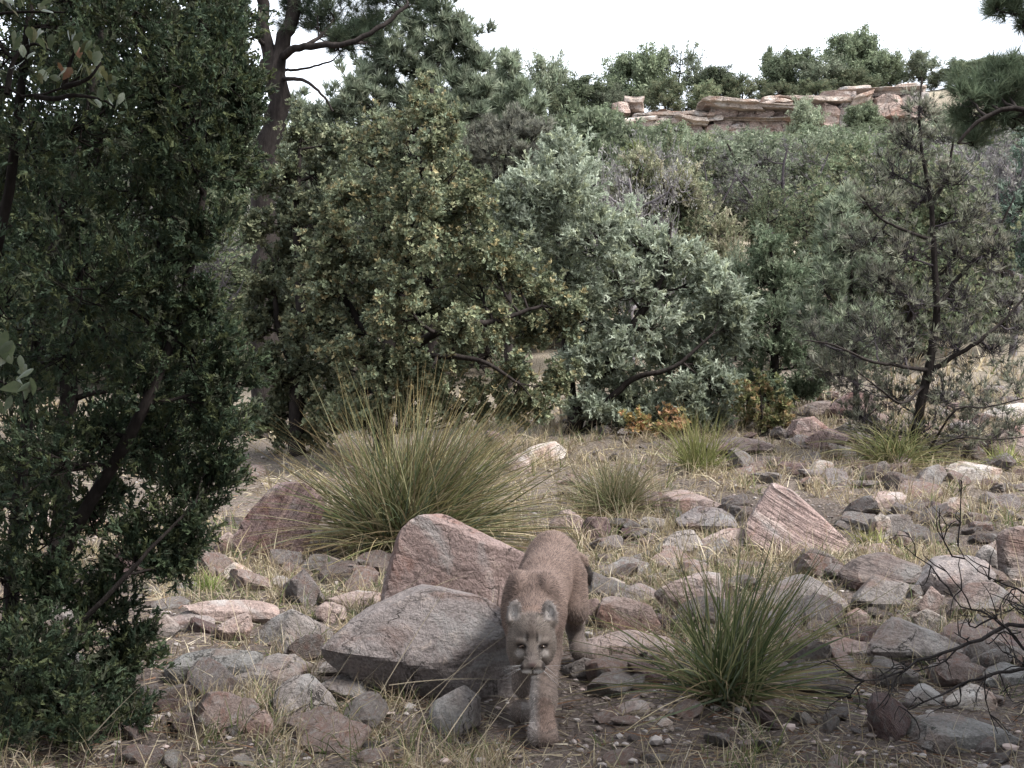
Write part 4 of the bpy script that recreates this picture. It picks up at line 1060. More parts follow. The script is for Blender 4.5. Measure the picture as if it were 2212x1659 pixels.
tree("oak_shrub", "olive-brown shrub behind the grey-green juniper's shoulder", "shrub", (1450, 600), 21.0,
     [([(1450, 660), (1450, 560), (1440, 450), (1430, 380)], .05, .012), ([(1450, 600), (1530, 520), (1550, 470)], .04, .01), ([(1450, 600), (1380, 500), (1350, 400)], .04, .01)],
     [(1390, 390, 44), (1350, 430, 44), (1440, 430, 50), (1500, 460, 50), (1410, 480, 50), (1550, 510, 50), (1470, 530, 50), (1590, 560, 44), (1380, 360, 30), (1480, 400, 34)],
     'plume', .15, [(.215, .215, .135), (.245, .24, .16), (.19, .195, .125), (.27, .245, .175)], 65, subs=17, twigs=4, leaves=3, limb_r=.016, twig_len=.5, up=.6, spread=.1)
tree("juniper_tree", "slim yellow-green juniper behind the grey-green juniper", "tree", (1385, 560), 24.0,
     [([(1385, 640), (1385, 500), (1380, 350)], .06, .012)], [(1380, 340, 24), (1372, 380, 28), (1395, 390, 26), (1380, 430, 32), (1360, 450, 26), (1405, 450, 26)],
     'plume', .15, [(.15, .165, .075), (.125, .145, .065), (.18, .19, .09)], 66, subs=12, twigs=4, leaves=3, limb_r=.014, twig_len=.45, spread=.1)

# thin pinyon on the right: grey bare tips, sparse needles
tree("pinyon_tree", "thin half-bare pinyon with dark trunk standing at the right", "tree", (1965, 1000), 11.8,
     [([(1965, 1005), (1982, 910), (2000, 820), (2022, 700), (2018, 560), (2010, 430), (1992, 330), (1985, 250), (1992, 170)], .055, .009),
      ([(2012, 800), (2060, 770, -.1), (2110, 740, -.2), (2170, 690, -.2), (2215, 640, -.2)], .026, .009),
      ([(2026, 660), (2070, 600, .1), (2120, 545, .1), (2165, 480, .1), (2192, 425, .1)], .026, .008),
      ([(2005, 800), (1940, 790, -.3), (1880, 780, -.4), (1800, 745, -.5), (1740, 735, -.5)], .022, .006),
      ([(1998, 830), (1950, 870, -.3), (1900, 840, -.4), (1850, 800, -.4)], .016, .006),
      ([(2018, 520), (1960, 500, -.2), (1900, 470, -.2), (1860, 420, -.2)], .020, .006),
      ([(2012, 440), (2045, 380, .1), (2060, 300, .1), (2075, 230, .1)], .022, .006),
      ([(1985, 910), (2060, 890, -.3), (2130, 880, -.3), (2212, 860, -.3)], .014, .006),
      ([(1975, 950), (2060, 950, -.5), (2150, 950, -.6), (2240, 940, -.6)], .011, .005)],
     [(1985, 230, 30), (1960, 300, 40), (2040, 290, 36), (1930, 370, 44), (2060, 380, 40), (1900, 440, 44), (1990, 420, 36), (2100, 460, 40), (1870, 520, 40), (1950, 540, 44), (2060, 540, 44), (2150, 540, 36), (1960, 640, 46), (2080, 640, 50), (2160, 640, 44), (1900, 600, 40),
      (1760, 720, 34), (1820, 740, 44), (1880, 700, 46), (1950, 740, 50), (2060, 740, 50), (2140, 750, 46), (2200, 700, 36), (1840, 820, 46), (1920, 840, 50), (2040, 850, 50), (2120, 860, 50), (2190, 820, 44), (1900, 930, 44), (2000, 920, 44), (2090, 930, 44), (2180, 930, 40), (1790, 800, 34), (1860, 900, 36)],
     'tuft', .085, [(.16, .165, .12), (.14, .145, .105), (.19, .19, .15), (.175, .165, .13)], 71, bark=M_BARK, twig_bark=M_TWIG, subs=22, twigs=4, leaves=2, limb_r=.012, twig_len=.95, up=.55, spread=.04, keep=.34, fill=.6, twig_r=.30, swell=1.3)
tree("pinyon_tree", "small sparse pinyon left of the thin half-bare one", "tree", (1850, 860), 13.4,
     [([(1852, 880), (1846, 780), (1840, 680), (1836, 560), (1812, 430)], .04, .008), ([(1843, 700), (1790, 640), (1750, 590)], .02, .006), ([(1842, 720), (1880, 640), (1890, 560)], .02, .006)],
     [(1815, 450, 34), (1800, 520, 38), (1850, 520, 38), (1780, 600, 40), (1840, 600, 44), (1890, 600, 36), (1760, 680, 40), (1820, 690, 44), (1880, 690, 36), (1800, 770, 40), (1860, 770, 36)],
     'tuft', .11, PINYON, 72, bark=M_BARK, twig_bark=M_TWIG, subs=18, twigs=5, leaves=3, limb_r=.010, twig_len=.8, up=.6, spread=.06, keep=.45, twig_r=.3, swell=1.25)
tree("juniper_tree", "blue-green juniper at the right edge beyond the thin pinyon", "tree", (2235, 720), 19.0,
     [([(2235, 800), (2230, 600), (2225, 400)], .07, .015)], [(2215, 380, 44), (2200, 440, 44), (2240, 440, 44), (2205, 510, 40), (2240, 540, 50), (2210, 580, 36), (2230, 320, 36)],
     'plume', .13, [(.15, .20, .155), (.13, .175, .14), (.18, .22, .175)], 73, subs=12, twigs=4, leaves=4, limb_r=.014, twig_len=.45, spread=.1)

# near pine right of the frame, branches reaching in
tree("pine_tree", "near long-needled pine whose branches reach in at the upper right", "tree", (2620, 1150), 8.6,
     [([(2620, 1200), (2610, 700), (2600, 250), (2590, -300), (2600, -900)], .19, .08),
      ([(2600, 330), (2420, 300, -.2), (2270, 250, -.3), (2180, 235, -.3), (2110, 265, -.3), (2070, 310, -.3)], .045, .010),
      ([(2600, 250), (2400, 200, 0), (2260, 175, .1), (2170, 165, .1)], .04, .008),
      ([(2595, -50), (2400, -40, 0), (2280, 0, 0), (2200, 30, 0), (2150, 20, 0)], .03, .006)],
     [(2130, 205, 44), (2180, 190, 50), (2090, 235, 40), (2170, 250, 50), (2210, 220, 50), (2110, 290, 36), (2140, 180, 30), (2240, 180, 50), (2080, 190, 26), (2190, 165, 26), (2185, 15, 24), (2160, 5, 18), (2210, 45, 22), (2280, 150, 70), (2350, 250, 80), (2420, 100, 100), (2500, -100, 140), (2650, -200, 160), (2450, -350, 150), (2300, -60, 60)],
     'needles', .14, [(.14, .18, .115), (.115, .155, .10), (.165, .205, .13), (.15, .175, .11)], 81, subs=7, twigs=4, leaves=2, limb_r=.014, twig_len=.45, up=.45, spread=.10, bright=(.6, 1.3))
# ================================================================== near oak at the left edge, each broad leaf a piece of its own
def leaf_mesh(seed):
    rng = np.random.default_rng(seed)
    zs = np.array([0, .18, .42, .62, .80, .93, 1.0]); w = np.array([.03, .12, .21, .25, .22, .11, .01]) * rng.uniform(.9, 1.15)
    w[2:5] *= 1 + rng.normal(0, .12, 3)
    cur = rng.uniform(-.25, .35)
    V, F = [], []
    for z, a in zip(zs, w):
        y = cur * z * z
        V += [(-a, y + .10 * a / .25 * .4, z), (0, y, z), (a, y + .10 * a / .25 * .4, z)]
    for i in range(len(zs) - 1):
        b = 3 * i
        F += [(b, b + 1, b + 4, b + 3), (b + 1, b + 2, b + 5, b + 4)]
    return mesh("leaf", np.array(V), np.array(F), smooth=True)

def mat_broad(name, c1, c2):
    m, t, ns, ln = nodes(name)
    tcn = N(ns, "ShaderNodeTexCoord"); oi = N(ns, "ShaderNodeObjectInfo")
    n1 = N(ns, "ShaderNodeTexNoise", Scale=4.0, Detail=4.0); ln.new(tcn.outputs['Object'], n1.inputs['Vector'])
    c = mixc(ns, ln, ramp(ns, ln, n1.outputs['Fac'], .4, .65), c1, c2)
    hv = N(ns, "ShaderNodeHueSaturation"); ln.new(c, hv.inputs['Color']); ln.new(ramp(ns, ln, oi.outputs['Random'], 0, 1, .7, 1.25), hv.inputs['Value'])
    p = N(ns, "ShaderNodeBsdfPrincipled", Roughness=.45); ln.new(hv.outputs[0], p.inputs['Base Color'])
    tr = N(ns, "ShaderNodeBsdfTranslucent"); ln.new(hv.outputs[0], tr.inputs['Color'])
    ms = N(ns, "ShaderNodeMixShader"); ms.inputs[0].default_value = .3; ln.new(p.outputs[0], ms.inputs[1]); ln.new(tr.outputs[0], ms.inputs[2])
    o = N(ns, "ShaderNodeOutputMaterial"); ln.new(ms.outputs[0], o.inputs[0])
    return m

def near_oak():
    rng = np.random.default_rng(90)
    Y = 3.3
    O = np.array([-1.95, Y, G(-1.95, Y)])
    t = thing("oak_sapling", "near oak sapling with broad grey-green leaves at the left edge", "tree", O)
    q = lambda pts: np.array([P(a, b, y) for a, b, y in pts]) - O
    tr = [(np.array([[0, 0, -.1], [.03, .05, .8], [0, 0, 1.5], [.05, 0, 2.4]]), .03, .012)]
    lines = [q([(-480, 330, 3.3), (-200, 260, 3.3), (0, 179, 3.3), (15, 203, 3.3), (77, 207, 3.3), (139, 188, 3.28), (176, 163, 3.28)]),
             q([(77, 207, 3.3), (116, 214, 3.27), (160, 206, 3.25), (222, 216, 3.25), (250, 235, 3.25)]),
             q([(-480, 120, 3.3), (-150, 60, 3.3), (-20, 32, 3.3), (40, 26, 3.3), (100, 26, 3.3), (140, 27, 3.3)]),
             q([(15, 203, 3.3), (30, 130, 3.32), (70, 95, 3.33), (110, 110, 3.3)]),
             q([(139, 188, 3.28), (150, 140, 3.26), (165, 105, 3.25)]), q([(139, 188, 3.28), (190, 170, 3.2), (218, 135, 3.2)]),
             q([(-600, 1000, 3.2), (-250, 900, 2.9), (-60, 850, 2.7), (10, 820, 2.7), (60, 850, 2.7)]), q([(-60, 850, 2.7), (0, 780, 2.68), (25, 760, 2.68)])]
    V, F, n = [], [], 0
    for pts, r0, r1 in tr + [(l, .009, .0025) for l in lines]:
        v, f = tubes(spline(pts, 16)[None], np.linspace(r0, r1, 16)[None], 6); V.append(v); F.append(f + n); n += len(v)
    put("trunk", mesh("trunk", V[0], F[0], smooth=True), M_BARK, t)
    put("branches", mesh("branches", np.concatenate(V[1:]), np.concatenate(F[1:]) - len(V[0]), smooth=True), M_BARK, t, kind="stuff")
    mg = mat_broad("broad_green_leaf", (.095, .120, .058), (.13, .15, .078))
    mo = mat_broad("broad_olive_leaf", (.115, .120, .050), (.160, .150, .070))
    mr = mat_broad("broad_brown_leaf", (.19, .085, .045), (.15, .10, .05))
    meshes = []
    for k in range(5):
        me = leaf_mesh(k)
        for mm in (mg, mg, mo):
            e = me.copy(); e.materials.append(mm); meshes.append(e)
    e = leaf_mesh(9); e.materials.append(mr); meshes.append(e)
    spots = [(39, 18, 5), (70, 82, 5), (26, 108, 3), (108, 110, 4), (158, 100, 5), (176, 112, 4), (214, 140, 4), (93, 172, 5), (136, 172, 4), (162, 170, 3), (200, 178, 3), (216, 176, 4), (238, 182, 4), (222, 225, 4), (247, 235, 4), (95, 28, 3), (15, 140, 2), (60, 125, 3)]
    for qx, qy, k in spots:
        for i in range(k):
            p = P(qx + rng.normal(0, 7), qy + rng.normal(0, 6), Y - .06 + rng.normal(0, .03)) - O
            put("leaf", meshes[rng.integers(len(meshes))], None, t, loc=p, rot=(rng.normal(-.15, .45), rng.normal(0, .55), rng.normal(0, 1.0)), scale=[rng.uniform(.034, .046)] * 3)
    for qx, qy, k in [(12, 775, 4), (35, 800, 3), (5, 830, 3), (62, 862, 3), (20, 880, 3), (-15, 760, 3), (45, 845, 2)]:
        for i in range(k):
            p = P(qx + rng.normal(0, 8), qy + rng.normal(0, 8), 2.64 + rng.normal(0, .03)) - O
            put("leaf", meshes[rng.choice([0, 1, 3, 4, 6, 7, 9, 10])], None, t, loc=p, rot=(rng.normal(-.2, .5), rng.normal(.6, .7), rng.normal(0, 1.0)), scale=[rng.uniform(.036, .05)] * 3)
near_oak()

# dead shrub whose black twigs reach in at the lower right --------------------
def dead_shrub():
    rng = np.random.default_rng(95)
    Y = 4.25
    b = P(2380, 1500, Y); O = np.array([b[0], b[1], G(b[0], b[1])])
    t = thing("dead_shrub", "leafless black twigs of a dead shrub at the lower right", "shrub", O)
    L = [([(2380, 1640, 0), (2330, 1430, 0), (2212, 1350, 0), (2100, 1392, -.05), (1996, 1424, -.05), (1920, 1462, -.08), (1844, 1478, -.1)], .013, .0022),
         ([(2380, 1640, 0), (2300, 1480, .05), (2212, 1450, 0), (2130, 1460, 0), (2059, 1487, 0), (1963, 1533, -.05)], .011, .0022),
         ([(2380, 1640, 0), (2330, 1400, .1), (2212, 1282, .1), (2156, 1259, .1), (2089, 1209, .1), (2064, 1158, .1)], .007, .0012),
         ([(2380, 1640, 0), (2320, 1500, -.2), (2212, 1400, -.1), (2140, 1330, -.1), (2080, 1310, -.1), (2040, 1280, -.1)], .010, .002)]
    V, F, n = [], [], 0
    main = []
    for pts, r0, r1 in L:
        c = spline(np.array([P(a, bb, Y + d) for a, bb, d in pts]) - O, 26); c += rng.normal(0, .004, c.shape)
        main.append(c)
        v, f = tubes(c[None], np.linspace(r0, r1, 26)[None], 6); V.append(v); F.append(f + n); n += len(v)
    put("trunk", mesh("trunk", np.concatenate(V), np.concatenate(F), smooth=True), M_DEAD, t)
    V, F, n = [], [], 0
    for gen in range(2):
        new = []
        for c in main:
            k = 10 if gen == 0 else 3
            i = rng.integers(len(c) // 3, len(c) - 1, k)
            ax = unit(c[np.minimum(i + 1, len(c) - 1)] - c[i - 1])
            d = unit(ax * .9 + rng.normal(0, .75, (k, 3)) * np.array([1, .7, 1]))
            ln_ = rng.uniform(.06, .26, k) * (1 if gen == 0 else .5)
            a = arcs(c[i], c[i] + d * ln_[:, None], 6, rng.normal(0, .02, (k, 3)), .08, rng)
            v, f = tubes(a, (np.linspace(.0035, .0014, 6) * (1 if gen == 0 else .7))[None].repeat(k, 0), 4); V.append(v); F.append(f + n); n += len(v)
            new += list(a)
        main = new
    put("twigs", mesh("twigs", np.concatenate(V), np.concatenate(F), smooth=True), M_DEAD, t, kind="stuff")
dead_shrub()

# ================================================================== cliff
def block_verts(dims, rng, ledge, n=11):
    """a squared block of bedded rock: broken corners, stepped beds, rough faces"""
    u = np.linspace(-1, 1, n); a, b = np.meshgrid(u, u, indexing='ij'); o = np.ones_like(a)
    fs = [np.stack(x, -1) for x in ((a, b, o), (b, a, -o), (o, a, b), (-o, b, a), (b, o, a), (a, -o, b))]
    V = np.concatenate([f.reshape(-1, 3) for f in fs])
    i, j = np.meshgrid(np.arange(n - 1), np.arange(n - 1), indexing='ij')
    q = np.stack([i * n + j, (i + 1) * n + j, (i + 1) * n + j + 1, i * n + j + 1], -1).reshape(-1, 4)
    F = np.concatenate([q + k * n * n for k in range(6)])
    for k in range(7):                                                   # broken corners
        d = unit(rng.normal(0, 1, 3) * np.array([1, 1, .8]) + np.array([0, -.5, .3])); h = (np.abs(d).sum()) * rng.uniform(.74, .95)
        x = np.maximum(V @ d - h, 0); V = V - x[:, None] * d
    W = V * dims
    sd_ = rng.uniform(0, 90)
    bed = W[:, 2] * (2.6 if ledge else 1.3) + .5 * fbm(W * .25 + sd_, 2)
    step = hash3(np.floor(bed), np.floor(bed) * 0 + int(sd_), np.floor(bed) * 0)
    W[:, 1] += np.where(V[:, 1] < 0, 1, 0) * (step - .3) * (.7 if ledge else .35)
    W += fbm(np.stack([W * .9 + sd_, W * .9 + sd_ + 31, W * .9 + sd_ + 67]).transpose(1, 0, 2), 3) * np.array([.22, .3, .16])
    W[:, 2] += (W[:, 0] / dims[0]) * rng.normal(0, .12)
    return W, F

def cliff():
    O = np.array(P(1700, 300, 85.0))
    O[2] = G(O[0], 84.0)
    t = thing("rock_cliff", "banded pinkish sandstone cliff with overhanging ledges below the ridge trees", "cliff", O)
    B = [  # q box x0,x1,y0,y1, Y of front, depth, material, part
        (1376, 1450, 238, 262, 84.4, 4, 'ledge', 'ledge'), (1430, 1524, 232, 254, 84.6, 4, 'ledge', 'ledge'), (1400, 1500, 250, 268, 84.0, 3, 'cliff', 'ledge'),
        (1518, 1664, 212, 228, 82.9, 5, 'ledge', 'ledge'), (1540, 1600, 226, 240, 83.9, 4, 'ledge', 'ledge'), (1655, 1716, 202, 218, 84.0, 5, 'ledge', 'ledge'), (1650, 1712, 214, 228, 83.6, 4, 'ledge', 'ledge'), (1706, 1790, 204, 217, 84.3, 5, 'ledge', 'ledge'),
        (1784, 1850, 196, 222, 84.0, 5, 'cliff', 'block'), (1842, 1892, 200, 218, 83.6, 5, 'ledge', 'ledge'), (1822, 1890, 180, 200, 85.2, 5, 'ledge', 'ledge'), (1880, 1950, 182, 204, 84.8, 5, 'ledge', 'block'), (1938, 2010, 178, 200, 85.2, 5, 'ledge', 'ledge'),
        (1545, 1590, 232, 272, 84.0, 4, 'cliff', 'block'), (1586, 1640, 230, 268, 84.2, 4, 'cliff', 'block'), (1634, 1672, 224, 254, 84.0, 4, 'cliff', 'block'), (1668, 1716, 224, 258, 84.3, 4, 'cliff', 'block'), (1710, 1780, 214, 262, 84.6, 4, 'cliff', 'block'),
        (1776, 1812, 226, 270, 84.0, 4, 'cliff', 'block'), (1808, 1846, 222, 282, 84.2, 4, 'cliff', 'block'), (1842, 1900, 216, 270, 84.3, 4, 'cliff', 'block'), (1896, 1950, 202, 250, 84.2, 4, 'cliff', 'block'), (1946, 2010, 198, 250, 84.6, 4, 'cliff', 'block'),
        (1410, 1470, 264, 294, 83.8, 4, 'cliff', 'block'), (1466, 1524, 262, 292, 84.0, 4, 'cliff', 'block'), (1520, 1570, 266, 296, 83.7, 4, 'cliff', 'block'), (1566, 1616, 266, 300, 83.9, 4, 'cliff', 'block'), (1614, 1700, 256, 300, 84.0, 4, 'cliff', 'block'),
        (1460, 1530, 252, 264, 83.4, 4, 'ledge', 'ledge'), (1500, 1560, 246, 258, 83.6, 4, 'ledge', 'ledge'),
        (1352, 1424, 250, 274, 83.4, 4, 'ledge', 'ledge'), (1325, 1362, 218, 240, 85.5, 3, 'cliff', 'block'), (1350, 1392, 208, 234, 86, 3, 'ledge', 'block'),
        (1884, 1940, 330, 356, 66, 3, 'ledge', 'block'),
        (1400, 1560, 240, 300, 85.6, 4, 'cliff', 'block'), (1540, 1720, 216, 305, 85.8, 4, 'cliff', 'block'), (1700, 1880, 206, 300, 86, 4, 'cliff', 'block'), (1860, 2020, 196, 290, 86.2, 4, 'cliff', 'block'),
        (1372, 1540, 243, 253, 83.9, 4, 'ledge', 'ledge'), (1530, 1730, 221, 229, 83.3, 4, 'ledge', 'ledge'), (1690, 1890, 206, 214, 83.7, 4, 'ledge', 'ledge'), (1790, 2000, 187, 194, 84.5, 4, 'ledge', 'ledge'), (1560, 1780, 250, 257, 83.6, 4, 'ledge', 'ledge'),
    ]
    for i, (x0, x1, y0, y1, Yf, dp, mat, nm) in enumerate(B):
        rng = np.random.default_rng(300 + i)
        a, b = P(x0, y0, Yf), P(x1, y1, Yf)
        dims = np.array([(b[0] - a[0]) / 2 * 1.04, dp / 2, (a[2] - b[2]) / 2 * 1.06])
        c = np.array([(a[0] + b[0]) / 2, Yf + dp / 2, (a[2] + b[2]) / 2])
        V, F = block_verts(dims, rng, mat == 'ledge')
        put(nm, mesh(nm, V, F, smooth=False), MR[mat], t, loc=c - O)
cliff()

# ================================================================== hillside trees
def unit_tree(seed, shape, leaf, size, cols, nl=14, subs=8, twigs=3, leaves=3, keep=1.0, bright=(.55, 1.25), bark=None):
    rng = np.random.default_rng(seed)
    lob = []
    for i in range(nl):
        u = (i + .5) / nl
        if shape == 'round':
            z = .30 + .60 * u; w = .46 * math.sqrt(max(.05, 1 - ((z - .55) / .46) ** 2))
        elif shape == 'cone':
            z = .14 + .78 * u; w = .34 * (1.05 - z) + .03
        elif shape == 'open':
            z = .42 + .50 * u; w = .44 * math.sqrt(max(.05, 1 - ((z - .66) / .38) ** 2))
        else:   # shrub
            z = .16 + .70 * u; w = .55 * math.sqrt(max(.05, 1 - ((z - .35) / .62) ** 2))
        a = i * 2.4 + rng.normal(0, .4); rr = w * rng.uniform(.45, .95)
        r = rng.uniform(.13, .20) * (1.1 if shape != 'cone' else .8)
        lob.append((np.array([rr * math.cos(a), rr * math.sin(a), min(z, .99 - r * .8)]), np.array([r, r, r * .8])))
    tp = np.array([[0, 0, -.06], [rng.normal(0, .02), rng.normal(0, .02), .3], [rng.normal(0, .04), rng.normal(0, .04), .6], [rng.normal(0, .05), rng.normal(0, .05), .86]])
    trs = [(tp, .028, .008)]
    (tv, tf), (bv, bf), pos, d = grow(np.zeros(3), trs, lob, rng, subs=subs, twigs=twigs, leaves=leaves, limb_r=.012, twig_len=.5, up=.5, spread=.10, twig_mesh=keep < 1, twig_r=.25)
    m = rng.random(len(pos)) < keep
    V, F, C = foliage(leaf, pos[m], d[m], size * rng.uniform(.6, 1.25, m.sum()), cols, rng, bright)
    tm = mesh("trunk", np.concatenate([tv, bv]), np.concatenate([tf, bf + len(tv)]), smooth=True); tm.materials.append(bark or M_BARK)
    cm = mesh("crown", V, F, C); cm.materials.append(M_FAR)
    return tm, cm

FARP = [(0.129, 0.154, 0.092), (0.105, 0.129, 0.08), (0.16, 0.185, 0.114), (0.142, 0.16, 0.105)]
FARG = [(0.185, 0.209, 0.142), (0.154, 0.185, 0.123), (0.222, 0.246, 0.172), (0.197, 0.209, 0.148)]
FARY = [(0.203, 0.203, 0.08), (0.172, 0.179, 0.068), (0.234, 0.222, 0.099)]
FARO = [(0.123, 0.148, 0.086), (0.099, 0.123, 0.071), (0.154, 0.172, 0.105), (0.185, 0.185, 0.111)]
FARB = [(0.209, 0.203, 0.185), (0.172, 0.166, 0.154), (0.246, 0.234, 0.203)]
UT = {
    'bush': [unit_tree(21, 'shrub', 'oak', .024, FARO, 24, 12, 4, 5), unit_tree(22, 'shrub', 'oak', .024, FARG, 24, 12, 4, 5)],
    'round': [unit_tree(1, 'round', 'clump', .066, FARP, 22, 12, 3, 4), unit_tree(2, 'round', 'clump', .066, FARP, 21, 12, 3, 4), unit_tree(3, 'round', 'clump', .066, FARG, 16, 8, 3, 4)],
    'tall': [unit_tree(31, 'open', 'clump', .066, FARP, 18, 10, 3, 4)],
    'open': [unit_tree(4, 'open', 'clump', .060, FARG, 13, 8, 3, 3, .7)],
    'cone': [unit_tree(5, 'cone', 'clump', .060, FARP, 16, 8, 3, 4), unit_tree(6, 'cone', 'clump', .060, FARY, 15, 8, 3, 4)],
    'shrub': [unit_tree(7, 'shrub', 'clump', .052, FARO, 24, 11, 4, 3), unit_tree(8, 'shrub', 'clump', .050, FARG, 24, 11, 4, 3), unit_tree(9, 'shrub', 'clump', .052, FARO, 24, 11, 4, 3)],
    'bare': [unit_tree(10, 'shrub', 'clump', .030, FARB, 20, 12, 4, 2, .35, bark=M_PALEBARK), unit_tree(11, 'round', 'clump', .030, FARB, 18, 12, 4, 2, .3, bark=M_PALEBARK)],
}
def far_tree(kind, var, qx, qtop, qw, Y, label, group=None, cat="tree", nm="hillside_tree", rng=np.random.default_rng(5)):
    x = (qx - 1106) / FQ * Y
    z = G(x, Y)
    top = CAMZ - (qtop - 829.5) / FQ * Y
    h = max(top - z, 1.2)
    w = qw / FQ * Y
    o = thing(nm, label, cat, (x, Y, z), group)
    o.rotation_euler = (0, 0, rng.uniform(0, 6.28))
    if kind in ('shrub', 'round') and Y < 36: kind = 'bush'
    sw = w / (1.02 if kind in ('round', 'open') else .8 if kind == 'cone' else 1.2)
    o.scale = (sw, sw, h)
    tm, cm = UT[kind][var % len(UT[kind])]
    put("trunk", tm, None, o); put("crown", cm, None, o, kind="stuff")
    return o

RIDGE = [
    ('round', 2, 1185, 112, 96, 92, "rounded pinyon alone on the skyline where the ridge dips"), ('round', 0, 1255, 172, 120, 89, "dark pinyon left of the cliff's low end"),
    ('round', 1, 1378, 104, 126, 92, "broad pinyon on the skyline beside an open-crowned pine"), ('open', 0, 1466, 90, 106, 93, "open-crowned pine with its trunk showing on the skyline"),
    ('shrub', 0, 1440, 168, 100, 88.5, "rounded bush on the cliff edge under the open-crowned pine"), ('round', 0, 1545, 146, 100, 92, "low dark pinyon right of the open-crowned pine"),
    ('shrub', 2, 1600, 160, 110, 90, "dark bush above the overhanging ledge"), ('shrub', 0, 1525, 178, 80, 88, "dark bush at the left end of the overhanging ledge"),
    ('cone', 0, 1661, 98, 40, 93, "slim spire-shaped juniper on the skyline"), ('round', 1, 1705, 108, 118, 92, "wide dark pinyon right of the spire-shaped juniper"),
    ('round', 2, 1772, 124, 110, 90, "pinyon with spreading dark branches above the cliff"), ('round', 0, 1848, 68, 124, 94, "tallest pinyon on the skyline above the cliff"),
    ('round', 1, 1905, 116, 92, 92, "dark pinyon just right of the tallest one"), ('shrub', 2, 1840, 150, 120, 90, "bush at the foot of the tallest skyline pinyon"),
    ('open', 0, 1938, 122, 60, 93, "thin-crowned pinyon behind the half-bare pinyon's tip"), ('round', 2, 1990, 110, 84, 91, "pinyon on the skyline behind the half-bare pinyon's tip"),
    ('shrub', 0, 2045, 152, 80, 91, "bush on the skyline left of the near pine's needles"), ('round', 0, 2105, 132, 120, 90, "pinyon on the skyline behind the near pine's needles"), ('round', 1, 2195, 128, 110, 90, "skyline pinyon at the right edge behind the near pine"),
    ('shrub', 1, 1315, 186, 80, 88, "greyish bush at the cliff's far left end"), ('shrub', 0, 1215, 205, 80, 88, "bush below the lone skyline pinyon"),
    ('shrub', 2, 1680, 180, 90, 88.5, "dark bush on the cliff edge left of the stepped ledges"), ('shrub', 0, 1755, 176, 90, 88, "dark bush on the cliff edge over the stepped ledges"), ('shrub', 1, 1050, 160, 130, 95, "bush far left on the skyline behind the pinyons"), ('round', 1, 960, 190, 160, 95, "dark far pinyon behind the rounded pale pinyon"),
    ('round', 2, 1738, 212, 86, 80, "pinyon standing in front of the cliff face"), ('round', 0, 1866, 226, 80, 79, "dark pinyon in front of the cliff's right part"), ('cone', 1, 1908, 286, 56, 75, "yellow-green juniper right of the dark pinyon below the cliff"),
    ('cone', 1, 2128, 264, 110, 52, "yellow-green juniper behind the half-bare pinyon at the right"), ('round', 0, 2060, 256, 90, 66, "dark pinyon right of the cliff behind the half-bare pinyon"), ('round', 1, 2190, 230, 110, 70, "dark pinyon at the right edge on the upper slope"),
    ('round', 0, 1285, 236, 110, 70, "dark brownish pinyon left of the cliff with a bare stem"), ('shrub', 1, 1180, 250, 120, 60, "bush on the slope behind the dusky pinyon"),
    ('shrub', 1, 1845, 320, 130, 48, "pale green rounded shrub right of the bare grey thicket"), ('shrub', 2, 1745, 420, 190, 27, "dark green oak thicket under the bare grey branches"), ('shrub', 0, 1660, 400, 150, 29, "dark oak thicket left of the hollow"), ('shrub', 2, 1850, 440, 150, 25, "dark oak thicket right of the hollow"),
    ('shrub', 1, 1590, 520, 120, 19, "greenish shrub between the grey-green juniper and the dark thicket"), ('shrub', 1, 1680, 540, 120, 18, "grey-green shrub below the dark hollow"),
]
for i, (k, v, qx, qt, qw, Y, lab) in enumerate(RIDGE):
    far_tree(k, v, qx, qt - 4, qw * (1.18 if Y > 60 else 1), Y, lab, cat="shrub" if k == 'shrub' else "tree", nm="hillside_shrub" if k == 'shrub' else "hillside_tree")

for k, (bq, Y, lab, tr, lb, sd) in enumerate([
    ((1700, 560), 31, "leafless grey tree with dark spreading limbs below the cliff", [([(1700, 580), (1705, 480), (1690, 400), (1700, 320)], .10, .02), ([(1702, 540), (1770, 470), (1860, 420)], .07, .015), ([(1702, 540), (1640, 450), (1590, 380)], .07, .015), ([(1704, 500), (1760, 400), (1790, 330)], .05, .012)],
     [(1700, 320, 44), (1650, 340, 44), (1740, 340, 44), (1610, 380, 44), (1680, 390, 50), (1760, 390, 50), (1820, 390, 44), (1860, 420, 40), (1600, 430, 40), (1640, 440, 44), (1780, 450, 44), (1710, 440, 50)], 74),
    ((1540, 500), 33, "smaller leafless grey tree left of the spreading one", [([(1540, 520), (1530, 430), (1520, 350)], .06, .012), ([(1535, 480), (1580, 400), (1600, 350)], .04, .01), ([(1535, 470), (1490, 400), (1470, 360)], .04, .01)],
     [(1520, 350, 36), (1480, 370, 36), (1560, 360, 36), (1500, 410, 36), (1550, 410, 40), (1590, 390, 34), (1530, 450, 36)], 75)]):
    tree("bare_tree", lab, "tree", bq, Y, tr, lb, 'tuft', .10, [(.19, .18, .17), (.15, .145, .14), (.16, .17, .12)], sd, bark=M_TWIG, subs=15, twigs=5, leaves=1, limb_r=.03, twig_len=.6, up=.6, spread=.05, keep=.35)

